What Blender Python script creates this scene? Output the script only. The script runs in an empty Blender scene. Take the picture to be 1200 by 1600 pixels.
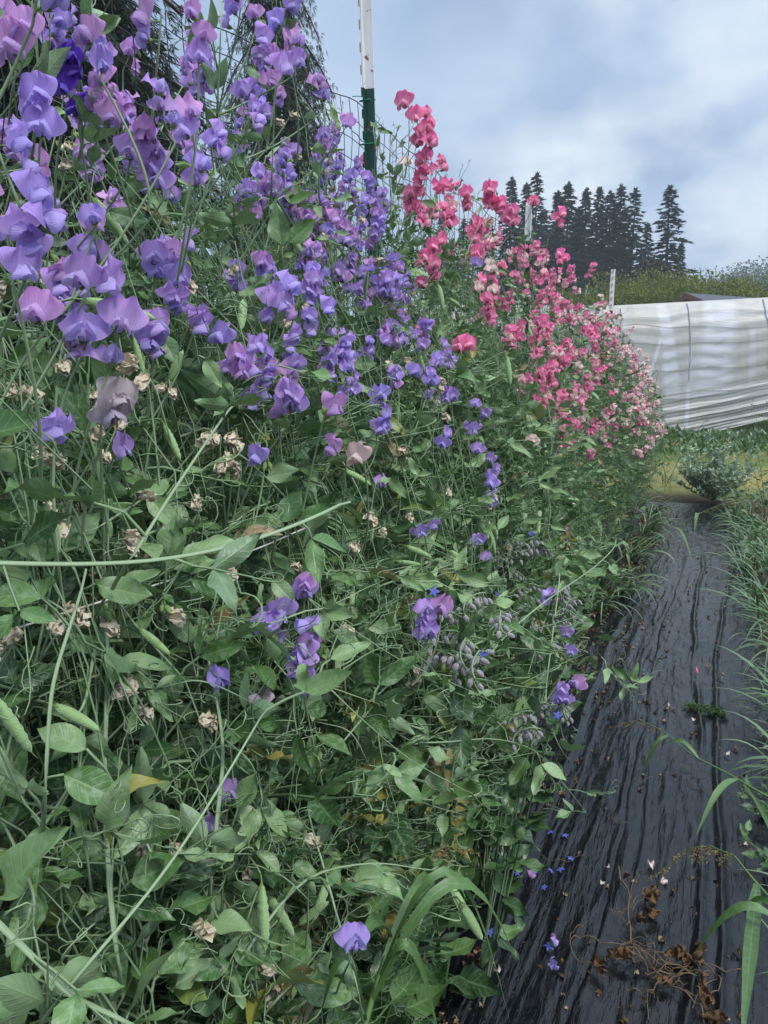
import bpy, math, random
import numpy as np
rs = np.random.RandomState(11); random.seed(11)
sc = bpy.context.scene; COL = sc.collection
R_ = math.radians
# ------------------------------------------------------------------ camera
CAM = np.array([0, 0, 1.4]); PITCH, YAW = R_(10.46), R_(23.8)
cd = bpy.data.cameras.new('camera'); cam = bpy.data.objects.new('camera', cd); COL.objects.link(cam)
cam.location = CAM; cam.rotation_euler = (R_(90) - PITCH, 0, YAW)
cd.sensor_fit = 'VERTICAL'; cd.angle_y = 2 * math.atan(800 / 1202); cd.clip_start = 0.02; cd.clip_end = 2000
sc.camera = cam
# ------------------------------------------------------------------ world
SUN_EL, SUN_AZ = R_(52), R_(110)          # sun direction: to the right of the row, slightly behind cloud
w = bpy.data.worlds.new('World'); sc.world = w; w.use_nodes = True
nt = w.node_tree; nt.nodes.clear(); N = nt.nodes.new; L = nt.links.new
def vmath(op, *a):
    n = N('ShaderNodeVectorMath'); n.operation = op
    for i, x in enumerate(a):
        if hasattr(x, 'links'): L(x, n.inputs[i])
        else: n.inputs[i].default_value = x
    return n
def mth(op, *a, clamp=False):
    n = N('ShaderNodeMath'); n.operation = op; n.use_clamp = clamp
    for i, x in enumerate(a):
        if hasattr(x, 'links'): L(x, n.inputs[i])
        else: n.inputs[i].default_value = x
    return n.outputs[0]
def ramp(fac, stops):
    n = N('ShaderNodeValToRGB'); e = n.color_ramp.elements
    while len(e) < len(stops): e.new(0.5)
    for k, (p, c) in zip(e, stops): k.position = p; k.color = (*c, 1)
    L(fac, n.inputs[0]); return n.outputs[0]
def mixc(f, a, b):
    n = N('ShaderNodeMix'); n.data_type = 'RGBA'
    for i, x in ((0, f), (6, a), (7, b)):
        if hasattr(x, 'links'): L(x, n.inputs[i])
        else: n.inputs[i].default_value = (*x, 1) if isinstance(x, tuple) else x
    return n.outputs[2]
sky = N('ShaderNodeTexSky'); sky.sky_type = 'NISHITA'; sky.sun_disc = False
sky.sun_elevation = SUN_EL; sky.sun_rotation = SUN_AZ
tc = N('ShaderNodeTexCoord'); g = tc.outputs['Generated']
sep = N('ShaderNodeSeparateXYZ'); L(g, sep.inputs[0]); zz = mth('MAXIMUM', sep.outputs[2], 0.0)
den = mth('ADD', zz, 0.5)
cmb = N('ShaderNodeCombineXYZ'); L(mth('DIVIDE', sep.outputs[0], den), cmb.inputs[0]); L(mth('DIVIDE', sep.outputs[1], den), cmb.inputs[1])
no = N('ShaderNodeTexNoise'); no.inputs['Scale'].default_value = 2.3; no.inputs['Detail'].default_value = 7; no.inputs['Roughness'].default_value = .5; no.inputs['Distortion'].default_value = .25
mp = vmath('ADD', cmb.outputs[0], (3.1, 7.7, 0)); L(mp.outputs[0], no.inputs['Vector'])
cl = ramp(no.outputs[0], [(.38, (2.6, 3.55, 5.2)), (.47, (3.0, 4.05, 5.7)), (.55, (3.5, 4.6, 6.2)), (.68, (4.4, 5.4, 6.8))])
# a thinner, brighter break in the cloud low in the sky beyond the row
def raydir(px, py):
    h = np.array([-math.sin(YAW), math.cos(YAW), 0]); F = math.cos(PITCH) * h + np.array([0, 0, -math.sin(PITCH)])
    R = np.array([math.cos(YAW), math.sin(YAW), 0]); U = np.cross(R, F)
    return F + (px - 600) / 1202 * R + (800 - py) / 1202 * U
bd = raydir(1060, 285); bd /= np.linalg.norm(bd)
dt = vmath('DOT_PRODUCT', g, tuple(bd)).outputs['Value']
no2 = N('ShaderNodeTexNoise'); no2.inputs['Scale'].default_value = 5.5; no2.inputs['Detail'].default_value = 5; L(mp.outputs[0], no2.inputs['Vector'])
br = mth('MULTIPLY', mth('MULTIPLY', mth('SUBTRACT', dt, .94), 17, clamp=True), mth('MULTIPLY', mth('SUBTRACT', no2.outputs[0], .36), 3.2, clamp=True))
cl2 = mixc(mth('MULTIPLY', br, .95), cl, (7.0, 7.7, 8.2))
zen = mth('ADD', 1.0, mth('MULTIPLY', mth('MAXIMUM', mth('SUBTRACT', zz, .42), 0.), 4.0))       # an overcast sky is brighter overhead
cl2 = mixc(mth('MULTIPLY', mth('SUBTRACT', zz, .42), 2.2, clamp=True), cl2, (4.9, 5.4, 5.9)); cl3 = vmath('SCALE', cl2); L(zen, cl3.inputs['Scale'])
mx = mixc(.93, sky.outputs[0], cl3.outputs[0])
bg = N('ShaderNodeBackground'); L(mx, bg.inputs[0]); bg.inputs[1].default_value = .080
wo = N('ShaderNodeOutputWorld'); L(bg.outputs[0], wo.inputs[0])
# ------------------------------------------------------------------ sun behind cloud
sd = bpy.data.lights.new('sun', 'SUN'); sd.energy = 1.5; sd.angle = R_(12); sd.color = (1, .96, .9)
sun = bpy.data.objects.new('sun', sd); COL.objects.link(sun); sun.rotation_euler = (R_(90) - SUN_EL, 0, R_(180) - SUN_AZ)
sv = sc.view_settings; sv.view_transform = 'Standard'; sv.look = 'None'; sv.exposure = 0.80; sv.gamma = 1
sc.cycles.max_bounces = 6; sc.cycles.diffuse_bounces = 2; sc.cycles.volume_bounces = 0; sc.cycles.transmission_bounces = 4; sc.cycles.use_denoising = True
sc.render.use_persistent_data = False
# ------------------------------------------------------------------ picture -> place helpers
def D(px, py, dist):
    d = raydir(px, py); return CAM + d / np.linalg.norm(d) * dist
def AX(px, py, x):
    d = raydir(px, py); return CAM + d * (x / d[0])
def AZ(px, py, z=0.):
    d = raydir(px, py); return CAM + d * ((z - 1.4) / d[2])
def AH(px, py, Hh):
    d = raydir(px, py); return CAM + d * (Hh / math.hypot(d[0], d[1]))
ZS = [0, .2, .5, .8, 1.1, 1.4, 1.7, 2.0, 2.4]
XN = [-.62, -.58, -.47, -.42, -.47, -.57, -.75, -.87, -.97]
XF = [-.62, -.58, -.58, -.60, -.64, -.70, -.78, -.88, -.97]
def xs(z, y):
    a = np.interp(z, ZS, XN); b = np.interp(z, ZS, XF); t = np.clip((np.asarray(y) - 2.2) / 1.6, 0, 1)
    return a * (1 - t) + b * t
def topz(y): return np.interp(y, [0, .8, 1.2, 1.5, 1.8, 2.05, 2.5, 4, 5.6, 7, 8.2, 9], [1.60, 1.66, 1.80, 1.74, 1.70, 1.86, 1.84, 1.80, 1.76, 1.5, 1.25, 1.0])
def SF(px, py, inset=0.):
    d = raydir(px, py); d = d / np.linalg.norm(d)
    for t in np.arange(.3, 12, .01):
        p = CAM + d * t
        if p[0] < xs(p[2], p[1]) - inset or p[2] < .02: return p
    return p
# ------------------------------------------------------------------ noise
def vnoise(x, y, seed=0):
    x = np.asarray(x, float); y = np.asarray(y, float)
    T = np.random.RandomState(seed).rand(256, 256)
    xi = np.floor(x).astype(int); yi = np.floor(y).astype(int); fx = x - xi; fy = y - yi
    fx = fx * fx * (3 - 2 * fx); fy = fy * fy * (3 - 2 * fy)
    a = T[xi % 256, yi % 256]; b = T[(xi + 1) % 256, yi % 256]; c = T[xi % 256, (yi + 1) % 256]; d = T[(xi + 1) % 256, (yi + 1) % 256]
    return (a * (1 - fx) + b * fx) * (1 - fy) + (c * (1 - fx) + d * fx) * fy
# ------------------------------------------------------------------ materials
def mat(name, build):
    global nt, N, L
    m = bpy.data.materials.new(name); m.use_nodes = True; nt = m.node_tree; nt.nodes.clear(); N = nt.nodes.new; L = nt.links.new
    s = build(); o = N('ShaderNodeOutputMaterial'); L(s, o.inputs[0]); return m
def bsdf(col, rough=.6, spec=.35, trans=0., tcol=None, bump=None, bstr=.3, metal=0, sheen=0, bdist=.002):
    p = N('ShaderNodeBsdfPrincipled')
    def put(x, k):
        if hasattr(x, 'links'): L(x, p.inputs[k])
        else: p.inputs[k].default_value = (*x, 1) if isinstance(x, tuple) else x
    put(col, 'Base Color'); put(rough, 'Roughness'); put(spec, 'Specular IOR Level'); put(metal, 'Metallic')
    if sheen: put(sheen, 'Sheen Weight'); put(.4, 'Sheen Roughness')
    if bump is not None:
        b = N('ShaderNodeBump'); b.inputs['Strength'].default_value = bstr; b.inputs['Distance'].default_value = bdist
        L(bump, b.inputs['Height']); L(b.outputs[0], p.inputs['Normal'])
    if not trans: return p.outputs[0]
    t = N('ShaderNodeBsdfTranslucent')
    c = tcol if tcol is not None else col
    if hasattr(c, 'links'): L(c, t.inputs[0])
    else: t.inputs[0].default_value = (*c, 1)
    x = N('ShaderNodeMixShader'); x.inputs[0].default_value = trans; L(p.outputs[0], x.inputs[1]); L(t.outputs[0], x.inputs[2])
    return x.outputs[0]
def noise(scale, detail=3, vec=None, rough=.5, stretch=None):
    n = N('ShaderNodeTexNoise'); n.inputs['Scale'].default_value = scale; n.inputs['Detail'].default_value = detail; n.inputs['Roughness'].default_value = rough
    if vec is None: vec = N('ShaderNodeTexCoord').outputs['Object']
    if stretch: vec = vmath('MULTIPLY', vec, stretch).outputs[0]
    L(vec, n.inputs['Vector']); return n.outputs[0]
def attr(nm):
    a = N('ShaderNodeAttribute'); a.attribute_name = nm; return a.outputs['Fac']
def wpos():
    return N('ShaderNodeNewGeometry').outputs['Position']
def hue(c, f):
    n = N('ShaderNodeHueSaturation'); L(c, n.inputs['Color'])
    if hasattr(f, 'links'): L(f, n.inputs['Value'])
    else: n.inputs['Value'].default_value = f
    return n.outputs[0]
def leafmat(name, stops, mildew=.5, rough=.5, trans=.22, spec=.35, mcol=(.38, .50, .36), veins=True):
    def b():
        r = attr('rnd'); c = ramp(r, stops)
        P = wpos(); n1 = noise(150, 3, P); n2 = noise(9, 2, P)
        mk = mth('MULTIPLY', mth('MULTIPLY', mth('SUBTRACT', n1, .47), 5, clamp=True), mth('MULTIPLY', mth('SUBTRACT', n2, .36), 4, clamp=True))
        c = mixc(mth('MULTIPLY', mk, mildew), c, mcol)
        c = mixc(mth('MULTIPLY', n2, .35), c, (.02, .05, .015))
        au, lt = attr('pv'), attr('lt'); mid = mth('SUBTRACT', 1., mth('MULTIPLY', au, 9), clamp=True)
        sv = mth('POWER', mth('ABSOLUTE', mth('SINE', mth('MULTIPLY', mth('SUBTRACT', lt, mth('MULTIPLY', au, .22)), 24))), 22.) if veins else 0.
        vn = mth('MAXIMUM', mid, mth('MULTIPLY', sv, .55)) if veins else mth('MULTIPLY', mid, .6)
        c = mixc(mth('MULTIPLY', vn, .4), c, (.30, .42, .22))
        edge = mth('MULTIPLY', mth('GREATER_THAN', mth('ADD', au, mth('MULTIPLY', n1, .6)), 1.34), mth('GREATER_THAN', mth('FRACT', mth('MULTIPLY', r, 37.)), .72)); c = mixc(mth('MULTIPLY', edge, .7), c, (.30, .22, .09))
        bf = N('ShaderNodeNewGeometry').outputs['Backfacing']
        c = mixc(mth('MULTIPLY', bf, .30), c, (.26, .36, .25))
        return bsdf(c, rough, spec, trans, mixc(.4, c, (.2, .38, .03)), bump=mth('SUBTRACT', n1, mth('MULTIPLY', vn, .6)), bstr=.45, bdist=.0012)
    return mat(name, b)
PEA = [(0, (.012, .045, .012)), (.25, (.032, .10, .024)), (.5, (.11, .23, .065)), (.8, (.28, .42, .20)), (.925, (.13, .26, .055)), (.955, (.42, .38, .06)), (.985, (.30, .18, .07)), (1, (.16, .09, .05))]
M = {}
M['leaf'] = leafmat('pea_leaf', PEA, .52, .42, .13, .5)
M['weed'] = leafmat('weed_leaf', [(0, (.022, .06, .022)), (.6, (.05, .12, .04)), (1, (.10, .20, .055))], .12, .36, .12, .55)
M['grass'] = leafmat('grass_blade', [(0, (.02, .06, .015)), (.6, (.06, .14, .035)), (.9, (.13, .24, .08)), (1, (.28, .26, .12))], .15, .42, .16, .45, veins=False)
M['silver'] = leafmat('silvery_leaf', [(0, (.24, .32, .20)), (1, (.56, .64, .50))], .3, .7, .1, .2, veins=False)
M['moss'] = leafmat('uprooted_leaf', [(0, (.02, .05, .012)), (1, (.07, .14, .02))], 0., .6, .1, .2)
def stemb(): 
    n = noise(60, 2, wpos()); r = attr('rnd')
    return bsdf(mixc(mth('MULTIPLY', n, .6), mixc(r, (.10, .19, .07), (.30, .39, .25)), (.22, .33, .17)), .6, .3, .08)
M['stem'] = mat('pea_stem', stemb)
M['wstem'] = mat('weed_stem', lambda: bsdf(mixc(noise(30), (.05, .11, .03), (.12, .2, .06)), .5, .35))
M['pod'] = mat('pea_pod', lambda: bsdf(mixc(noise(300, 2), (.22, .40, .12), (.36, .52, .26)), .65, .3, .12, sheen=.8, bump=noise(700, 2), bstr=.5))
M['calyx'] = mat('calyx', lambda: bsdf(mixc(noise(200, 2), (.14, .24, .06), (.26, .36, .14)), .6, .3, .25))
M['tan'] = mat('withered_petal', lambda: bsdf(mixc(mth('MULTIPLY', mth('SUBTRACT', noise(160, 3), .3), 2, clamp=True), (.80, .74, .60), (.50, .38, .24)), .8, .2, .2, bump=noise(400), bstr=.6))
M['tan2'] = mat('dry_scrap', lambda: bsdf(mixc(noise(60, 3), (.42, .32, .21), (.20, .13, .08)), .85, .15, bump=noise(400), bstr=.6))
M['brown'] = mat('dead_leaf', lambda: bsdf(mixc(noise(90, 4), (.20, .12, .06), (.07, .04, .022)), .85, .15, .1, bump=noise(300), bstr=.6))
M['straw'] = mat('dried_stem', lambda: bsdf(mixc(noise(40, 3), (.20, .14, .08), (.07, .045, .028)), .7, .25))
def petal(name, base, edge, alt, trans=.42, deep=.5):
    def b():
        r = N('ShaderNodeObjectInfo').outputs['Random']
        v = attr('pv')                       # 0 at the claw, 1 at the margin: real colour zoning of the petal
        c = mixc(v, base, edge); c = mixc(mth('MULTIPLY', mth('POWER', r, 1.4), deep), c, alt)
        n = noise(260, 2, None, .5); lt = attr('lt'); vs_ = mth('POWER', mth('ABSOLUTE', mth('SINE', mth('ADD', mth('MULTIPLY', lt, 26), mth('MULTIPLY', n, 2.)))), 6.); c = mixc(mth('MULTIPLY', n, .25), c, tuple(x * .75 for x in edge)); c = mixc(mth('MULTIPLY', vs_, .13), c, tuple(x * .72 for x in edge))
        c = mixc(mth('MULTIPLY', mth('MULTIPLY', mth('SUBTRACT', v, .88), 6, clamp=True), .35), c, (.86, .80, .88)); c = mixc(mth('MULTIPLY', mth('GREATER_THAN', mth('ADD', v, mth('MULTIPLY', n, .5)), 1.33), mth('GREATER_THAN', r, .6)), c, (.52, .40, .28))
        c = hue(c, mth('ADD', .8, mth('MULTIPLY', mth('FRACT', mth('MULTIPLY', r, 7.3)), .36)))
        return bsdf(c, .55, .25, trans, c, sheen=.25, bump=mth('ADD', noise(500, 3, None), vs_), bstr=.35, bdist=.0007)
    return mat(name, b)
FL = {  # banner, wing
 'lavender': (petal('lavender_banner', (.70, .50, .86), (.58, .32, .86), (.46, .36, .90), deep=.9), petal('lavender_wing', (.74, .64, .92), (.54, .38, .88), (.45, .41, .92), deep=.8)),
 'mauve': (petal('mauve_banner', (.74, .48, .80), (.70, .32, .78), (.78, .46, .80)), petal('mauve_wing', (.72, .54, .84), (.60, .34, .78), (.50, .36, .84))),
 'violet': (petal('violet_banner', (.16, .06, .50), (.10, .03, .46), (.17, .05, .52), .2), petal('violet_wing', (.18, .09, .56), (.11, .05, .50), (.10, .08, .56), .2)),
 'pink': (petal('pink_banner', (.98, .50, .58), (.98, .12, .44), (.98, .26, .50), deep=.9), petal('pink_wing', (.98, .66, .68), (.98, .23, .54), (.98, .42, .60), deep=.9)),
 'blush': (petal('blush_banner', (.94, .84, .74), (.94, .68, .66), (.93, .50, .56), deep=.6), petal('blush_wing', (.95, .88, .8), (.94, .76, .72), (.94, .62, .62))),
 'faded': (petal('faded_banner', (.5, .42, .62), (.62, .52, .6), (.6, .52, .42), .3), petal('faded_wing', (.55, .5, .66), (.5, .42, .66), (.6, .5, .4), .3)),
}
M['blue'] = mat('borage_blue', lambda: bsdf(mixc(noise(200), (.10, .12, .55), (.18, .20, .66)), .5, .3, .2))
M['bud'] = mat('hairy_bud', lambda: bsdf(mixc(noise(500, 3), (.17, .14, .17), (.38, .38, .38)), .9, .1, sheen=1.0, bump=noise(900, 2), bstr=.8))
M['white'] = mat('white_petal', lambda: bsdf(mixc(noise(300), (.75, .68, .62), (.6, .45, .42)), .6, .2, .2))
M['pinkbit'] = mat('pink_petal', lambda: bsdf((.75, .2, .35), .6, .2, .2))
# ------------------------------------------------------------------ mesh accumulator
class Geo:
    def __init__(s): s.V = []; s.Q = []; s.T = []; s.mq = []; s.mt = []; s.A = []; s.P = []; s.n = 0
    def add(s, v, q=None, t=None, m=0, rnd=None, pv=None):
        v = np.asarray(v, float).reshape(-1, 3); k = len(v); s.V.append(v)
        s.A.append(np.broadcast_to(np.asarray(.5 if rnd is None else rnd, float), (k,)).copy())
        s.P.append(np.broadcast_to(np.asarray(.5 if pv is None else pv, complex), (k,)).copy())
        if q is not None and len(q): q = np.asarray(q, int); s.Q.append(q + s.n); s.mq.append(np.broadcast_to(np.asarray(m), (len(q),)).copy())
        if t is not None and len(t): t = np.asarray(t, int); s.T.append(t + s.n); s.mt.append(np.broadcast_to(np.asarray(m), (len(t),)).copy())
        s.n += k
    def tube(s, pts, rad, k=4, m=0, rnd=None, flat=1., pv=0):
        pts = np.asarray(pts, float); n = len(pts); rad = np.broadcast_to(np.asarray(rad, float), (n,))
        tg = np.gradient(pts, axis=0); tg /= np.linalg.norm(tg, axis=1)[:, None] + 1e-12
        ref = np.array([.31, .22, .93]) if abs(tg[:, 2].mean()) < .8 else np.array([.8, .6, .05])
        a = np.cross(tg, ref); a /= np.linalg.norm(a, axis=1)[:, None] + 1e-9; b = np.cross(tg, a)
        th = np.arange(k) * 2 * math.pi / k
        ring = a[:, None] * np.cos(th)[None, :, None] + b[:, None] * np.sin(th)[None, :, None] * flat
        v = pts[:, None] + ring * rad[:, None, None]
        i = np.arange(n - 1)[:, None] * k; j = np.arange(k)[None]; j2 = (j + 1) % k
        q = np.stack([i + j, i + j2, i + k + j2, i + k + j], -1).reshape(-1, 4)
        s.add(v.reshape(-1, 3), q, None, m, rnd, pv)
    def merge(s, o, rot=np.eye(3), loc=(0, 0, 0), sc_=1., rnd=None):
        off = s.n
        for v, a, p in zip(o.V, o.A, o.P):
            s.V.append((v * sc_) @ np.asarray(rot).T + np.asarray(loc)); s.A.append(a if rnd is None else np.full(len(v), rnd)); s.P.append(p)
        for q, m in zip(o.Q, o.mq): s.Q.append(q + off); s.mq.append(m)
        for t, m in zip(o.T, o.mt): s.T.append(t + off); s.mt.append(m)
        s.n += o.n
    def frozen(s):
        V = np.concatenate(s.V); Q = np.concatenate(s.Q) if s.Q else np.zeros((0, 4), int); T = np.concatenate(s.T) if s.T else np.zeros((0, 3), int)
        return V, Q, T, np.concatenate(s.mq) if s.Q else np.zeros(0, int), np.concatenate(s.mt) if s.T else np.zeros(0, int), np.concatenate(s.A), np.concatenate(s.P)
    def inst(s, tpl, rots, locs, scl, rnd):
        """many copies of a frozen template"""
        V, Q, T, mq, mt, A, P = tpl; n = len(locs)
        if not n: return
        v = np.einsum('nij,kj->nki', rots, V) * np.asarray(scl)[:, None, None] + np.asarray(locs)[:, None]
        o = (np.arange(n) * len(V))[:, None, None]
        a = np.repeat(np.asarray(rnd), len(V))
        s.add(v.reshape(-1, 3), (Q[None] + o).reshape(-1, 4), (T[None] + o).reshape(-1, 3), 0, a, np.tile(P, n))
        if len(Q): s.mq[-1] = np.tile(mq, n)
        if len(T): s.mt[-1] = np.tile(mt, n)
    def mesh(s, name, mats, smooth=True):
        V, Q, T, mq, mt, A, P = s.frozen(); me = bpy.data.meshes.new(name)
        me.vertices.add(len(V)); me.vertices.foreach_set('co', V.astype(np.float32).ravel())
        li = np.concatenate([Q.ravel(), T.ravel()]).astype(np.int32); me.loops.add(len(li)); me.loops.foreach_set('vertex_index', li)
        me.polygons.add(len(Q) + len(T)); st = np.concatenate([np.arange(len(Q)) * 4, len(Q) * 4 + np.arange(len(T)) * 3]).astype(np.int32)
        me.polygons.foreach_set('loop_start', st)
        me.polygons.foreach_set('material_index', np.concatenate([mq, mt]).astype(np.int32))
        me.polygons.foreach_set('use_smooth', np.full(len(st), smooth))
        for nm, ar in (('rnd', A), ('pv', P.real), ('lt', P.imag)):
            at = me.attributes.new(nm, 'FLOAT', 'POINT'); at.data.foreach_set('value', ar.astype(np.float32))
        for m_ in mats: me.materials.append(m_)
        me.update(calc_edges=True); me.validate(); return me
def link(name, data, parent=None, loc=None, rot=None, scl=None):
    o = bpy.data.objects.new(name, data); COL.objects.link(o)
    if loc is not None: o.location = loc
    if rot is not None: o.rotation_euler = rot
    if scl is not None: o.scale = (scl,) * 3
    if parent is not None: o.parent = parent
    return o
def tag(o, label=None, cat=None, group=None, kind=None):
    if label: o['label'] = label
    if cat: o['category'] = cat
    if group: o['group'] = group
    if kind: o['kind'] = kind
    return o
def nrm(v): v = np.asarray(v, float); return v / (np.linalg.norm(v, axis=-1, keepdims=True) + 1e-12)
def frames(d, roll_noise=.5, up=(0, 0, 1)):
    d = nrm(d); n = len(d); upv = np.asarray(up) + rs.randn(n, 3) * roll_noise
    x = nrm(np.cross(d, upv)); z = np.cross(x, d); return np.stack([x, d, z], -1)      # columns: x, y, z
def rotm(ax, a):
    ax = nrm(ax); K = np.array([[0, -ax[2], ax[1]], [ax[2], 0, -ax[0]], [-ax[1], ax[0], 0]]); return np.eye(3) + math.sin(a) * K + (1 - math.cos(a)) * K @ K
def grid(nu, nv):
    i, j = np.meshgrid(np.arange(nv), np.arange(nu), indexing='ij'); b = i * (nu + 1) + j
    return np.stack([b, b + 1, b + nu + 2, b + nu + 1], -1).reshape(-1, 4)
def blade(Ln, W, fold=.25, curl=.2, wave=0., nv=7, nu=4, pw=.85, tip=1., seed=0, teeth=0):
    """a leaf lying along +Y"""
    r = np.random.RandomState(seed); t = np.linspace(0, 1, nv + 1)[:, None]; u = np.linspace(-1, 1, nu + 1)[None]
    w_ = np.sin(math.pi * np.clip(t, 0, 1) ** pw) ** tip * W / 2 + 1e-5
    if teeth: w_ = w_ * (1 + teeth * ((np.arange(nv + 1) % 2)[:, None] - .5))
    x = u * w_; z = np.abs(u) * w_ * fold + curl * Ln * (t - t ** 2 * 1.6) + wave * W * np.sin(t * 9 + r.rand() * 6) * u * np.abs(u)
    y = t * Ln + 0 * u; v = np.stack([x, y, z], -1).reshape(-1, 3)
    pv = (np.abs(u) + 1j * t).ravel()
    return v, grid(nu, nv), pv
# ------------------------------------------------------------------ sweet pea pieces
def leaf_tpl(seed, fine=True, tend=True):
    r = np.random.RandomState(seed); g_ = Geo(); pl = .018 + r.rand() * .03
    end = np.array([0, pl, .004 * r.randn()])
    g_.tube([(0, 0, 0), (0, pl * .5, .003), end], [.0015, .0013, .0011], 3, 1, .6)
    for s_ in (-1, 1):
        Ln = .034 + r.rand() * .022
        v, q, pv = blade(Ln, Ln * (.34 + r.rand() * .16), .15 + r.rand() * .5, r.uniform(-.25, .3), r.uniform(0, .25), 7 if fine else 4, 4 if fine else 2, .8, seed=seed)
        a = s_ * (.5 + r.rand() * .7); Rm = rotm((0, 0, 1), -a) @ rotm((1, 0, 0), r.uniform(-.5, .5)) @ rotm((0, 1, 0), s_ * r.uniform(-.2, .8))
        g_.add(v @ Rm.T + end, q, None, 0, .5, pv)
    if tend:
        n = 22 if fine else 9; t = np.linspace(0, 1, n); Lt = .05 + r.rand() * .06
        cr = .004 + r.rand() * .008; turns = r.uniform(.6, 2.6) * 2 * math.pi; k = np.clip((t - .4) / .6, 0, 1)
        y = pl + Lt * np.minimum(t, .55) * 1.4 + cr * np.sin(turns * k ** 1.2); x = cr * (1 - np.cos(turns * k ** 1.2)) * (1 - .4 * k) + r.uniform(-.03, .03) * t
        z = r.uniform(-.02, .05) * t + .012 * k
        g_.tube(np.stack([x, y, z], -1), .0008 * (1 - .5 * t), 3, 1, .8)
        if fine:
            t = t[:14]; ang = r.uniform(-1.2, 1.2); base = np.array([0, pl + Lt * .3, .003]); k = np.clip((t - .2) / .4, 0, 1)
            p = np.stack([np.sin(ang) * t * .06 + .006 * np.sin(k * 7), np.cos(ang) * t * .06 + .006 * (1 - np.cos(k * 7)), .02 * t], -1) + base
            g_.tube(p, .0007, 3, 1, .8)
    return g_.frozen()
LF = [leaf_tpl(i, True) for i in range(9)]; LFN = [leaf_tpl(20 + i, True, False) for i in range(5)]; LC = [leaf_tpl(40 + i, False) for i in range(5)]
def flower_geo(seed, open_=1.):
    """+Y is the way the flower faces, +Z up, origin at the foot of its little stalk"""
    r = np.random.RandomState(seed); g_ = Geo(); o = np.array([0, .011, .004])
    g_.tube([(0, 0, 0), (0, .005, .0035), o], [.0008, .0008, .001], 4, 2)
    # calyx: five-toothed cup
    th = np.arange(11) * 2 * math.pi / 10; rr = np.array([.0012, .0032, .0038]); vs = []
    for i, ra in enumerate(rr):
        tooth = (np.arange(11) % 2) * (.006 if i == 2 else 0)
        vs.append(np.stack([np.cos(th) * ra * (1 + .4 * (tooth > 0)), o[1] - .002 + .0028 * i + tooth, o[2] + np.sin(th) * ra], -1))
    g_.add(np.concatenate(vs), grid(10, 2), None, 2)
    # banner
    nv, nu = 11, 14; t = np.linspace(0, 1, nv + 1)[:, None]; u = np.linspace(-1, 1, nu + 1)[None]
    wd = .0205 * np.sqrt(1 - ((t - .58) / .6) ** 2) * (1 + .05 * r.randn())
    x = u * wd * (.55 + .45 * open_); ht = .031 * (1 - .30 * u ** 2 * t + -.10 * np.exp(-(u / .18) ** 2) * t ** 2)
    z = t * ht * np.sin(R_(80)) ; ph = r.rand() * 6; back = r.uniform(.1, .55)
    y = .004 + .005 * t - .012 * back * t ** 2 - (.002 + .006 * r.rand()) * u ** 2 * t + .0050 * np.sin(u * 5.5 + ph + 2 * t) * t ** 1.5 + .0044 * np.sin(u * 9 + ph * 2 + 1.5 * t) * t ** 3 + (1 - open_) * .012 * u ** 2
    y = y - .0016 * np.exp(-(u / .12) ** 2)
    v = np.stack([x, y + 0 * x, z + 0 * x], -1).reshape(-1, 3)
    Rb = rotm((1, 0, 0), r.uniform(-.35, .30)); g_.add(v @ Rb.T + o, grid(nu, nv), None, 0, .5, (t * .8 + .2 * u ** 2 + 1j * (u + 2)).ravel())
    # two wings, cupped together
    for s_ in (-1, 1):
        nv, nu = 6, 5; t = np.linspace(0, 1, nv + 1)[:, None]; u = np.linspace(0, 1, nu + 1)[None]
        w1 = .016 * np.sin(math.pi * np.clip(t, 0, 1) ** .7) ** .7
        yy = .004 + .019 * t; zz_ = .011 - w1 * u * 1.1 + .004 * np.sin(math.pi * t) - .003 * t
        xx = s_ * (.0008 + (.009 + .004 * open_ * r.rand()) * np.sin(math.pi * .62 * u) * np.sin(math.pi * (.12 + .8 * t)) + .0012 * np.sin(t * 7 + ph))
        v = np.stack([xx + 0 * yy, yy + 0 * xx, zz_ + 0 * xx], -1).reshape(-1, 3); Rw = rotm((1, 0, 0), r.uniform(-.1, .25))
        g_.add(v @ Rw.T + o, grid(nu, nv), None, 1, .5, (t * .7 + .3 * u + 1j * (u + 2)).ravel())
    # keel
    g_.tube(np.array([(0, .003, .001), (0, .010, -.001), (0, .015, .003), (0, .017, .007)]) + o, [.001, .003, .0026, .0005], 6, 1, .5, .5, .1)
    return g_
def crumple_geo(seed, s_=1.):
    r = np.random.RandomState(seed); g_ = Geo(); g_.tube([(0, 0, 0), (0, .006, .002), (0, .011, 0)], [.0008, .0008, .0016], 4, 1)
    for k in range(3):
        nv, nu = 5, 5; t = np.linspace(0, 1, nv + 1)[:, None]; u = np.linspace(-1, 1, nu + 1)[None]
        x = u * .009 * np.sin(math.pi * (.15 + .7 * t)); y = .010 + .024 * t + 0 * u; z = .006 * np.sin(u * 4 + k * 2 + 5 * t)
        v = np.stack([x, y + 0 * x, z + 0 * x], -1).reshape(-1, 3) + r.randn((nv + 1) * (nu + 1), 3) * .0016
        g_.add(v @ rotm((0, 1, 0), k * 1.1 + r.rand()).T, grid(nu, nv), None, 0)
    return g_
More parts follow.
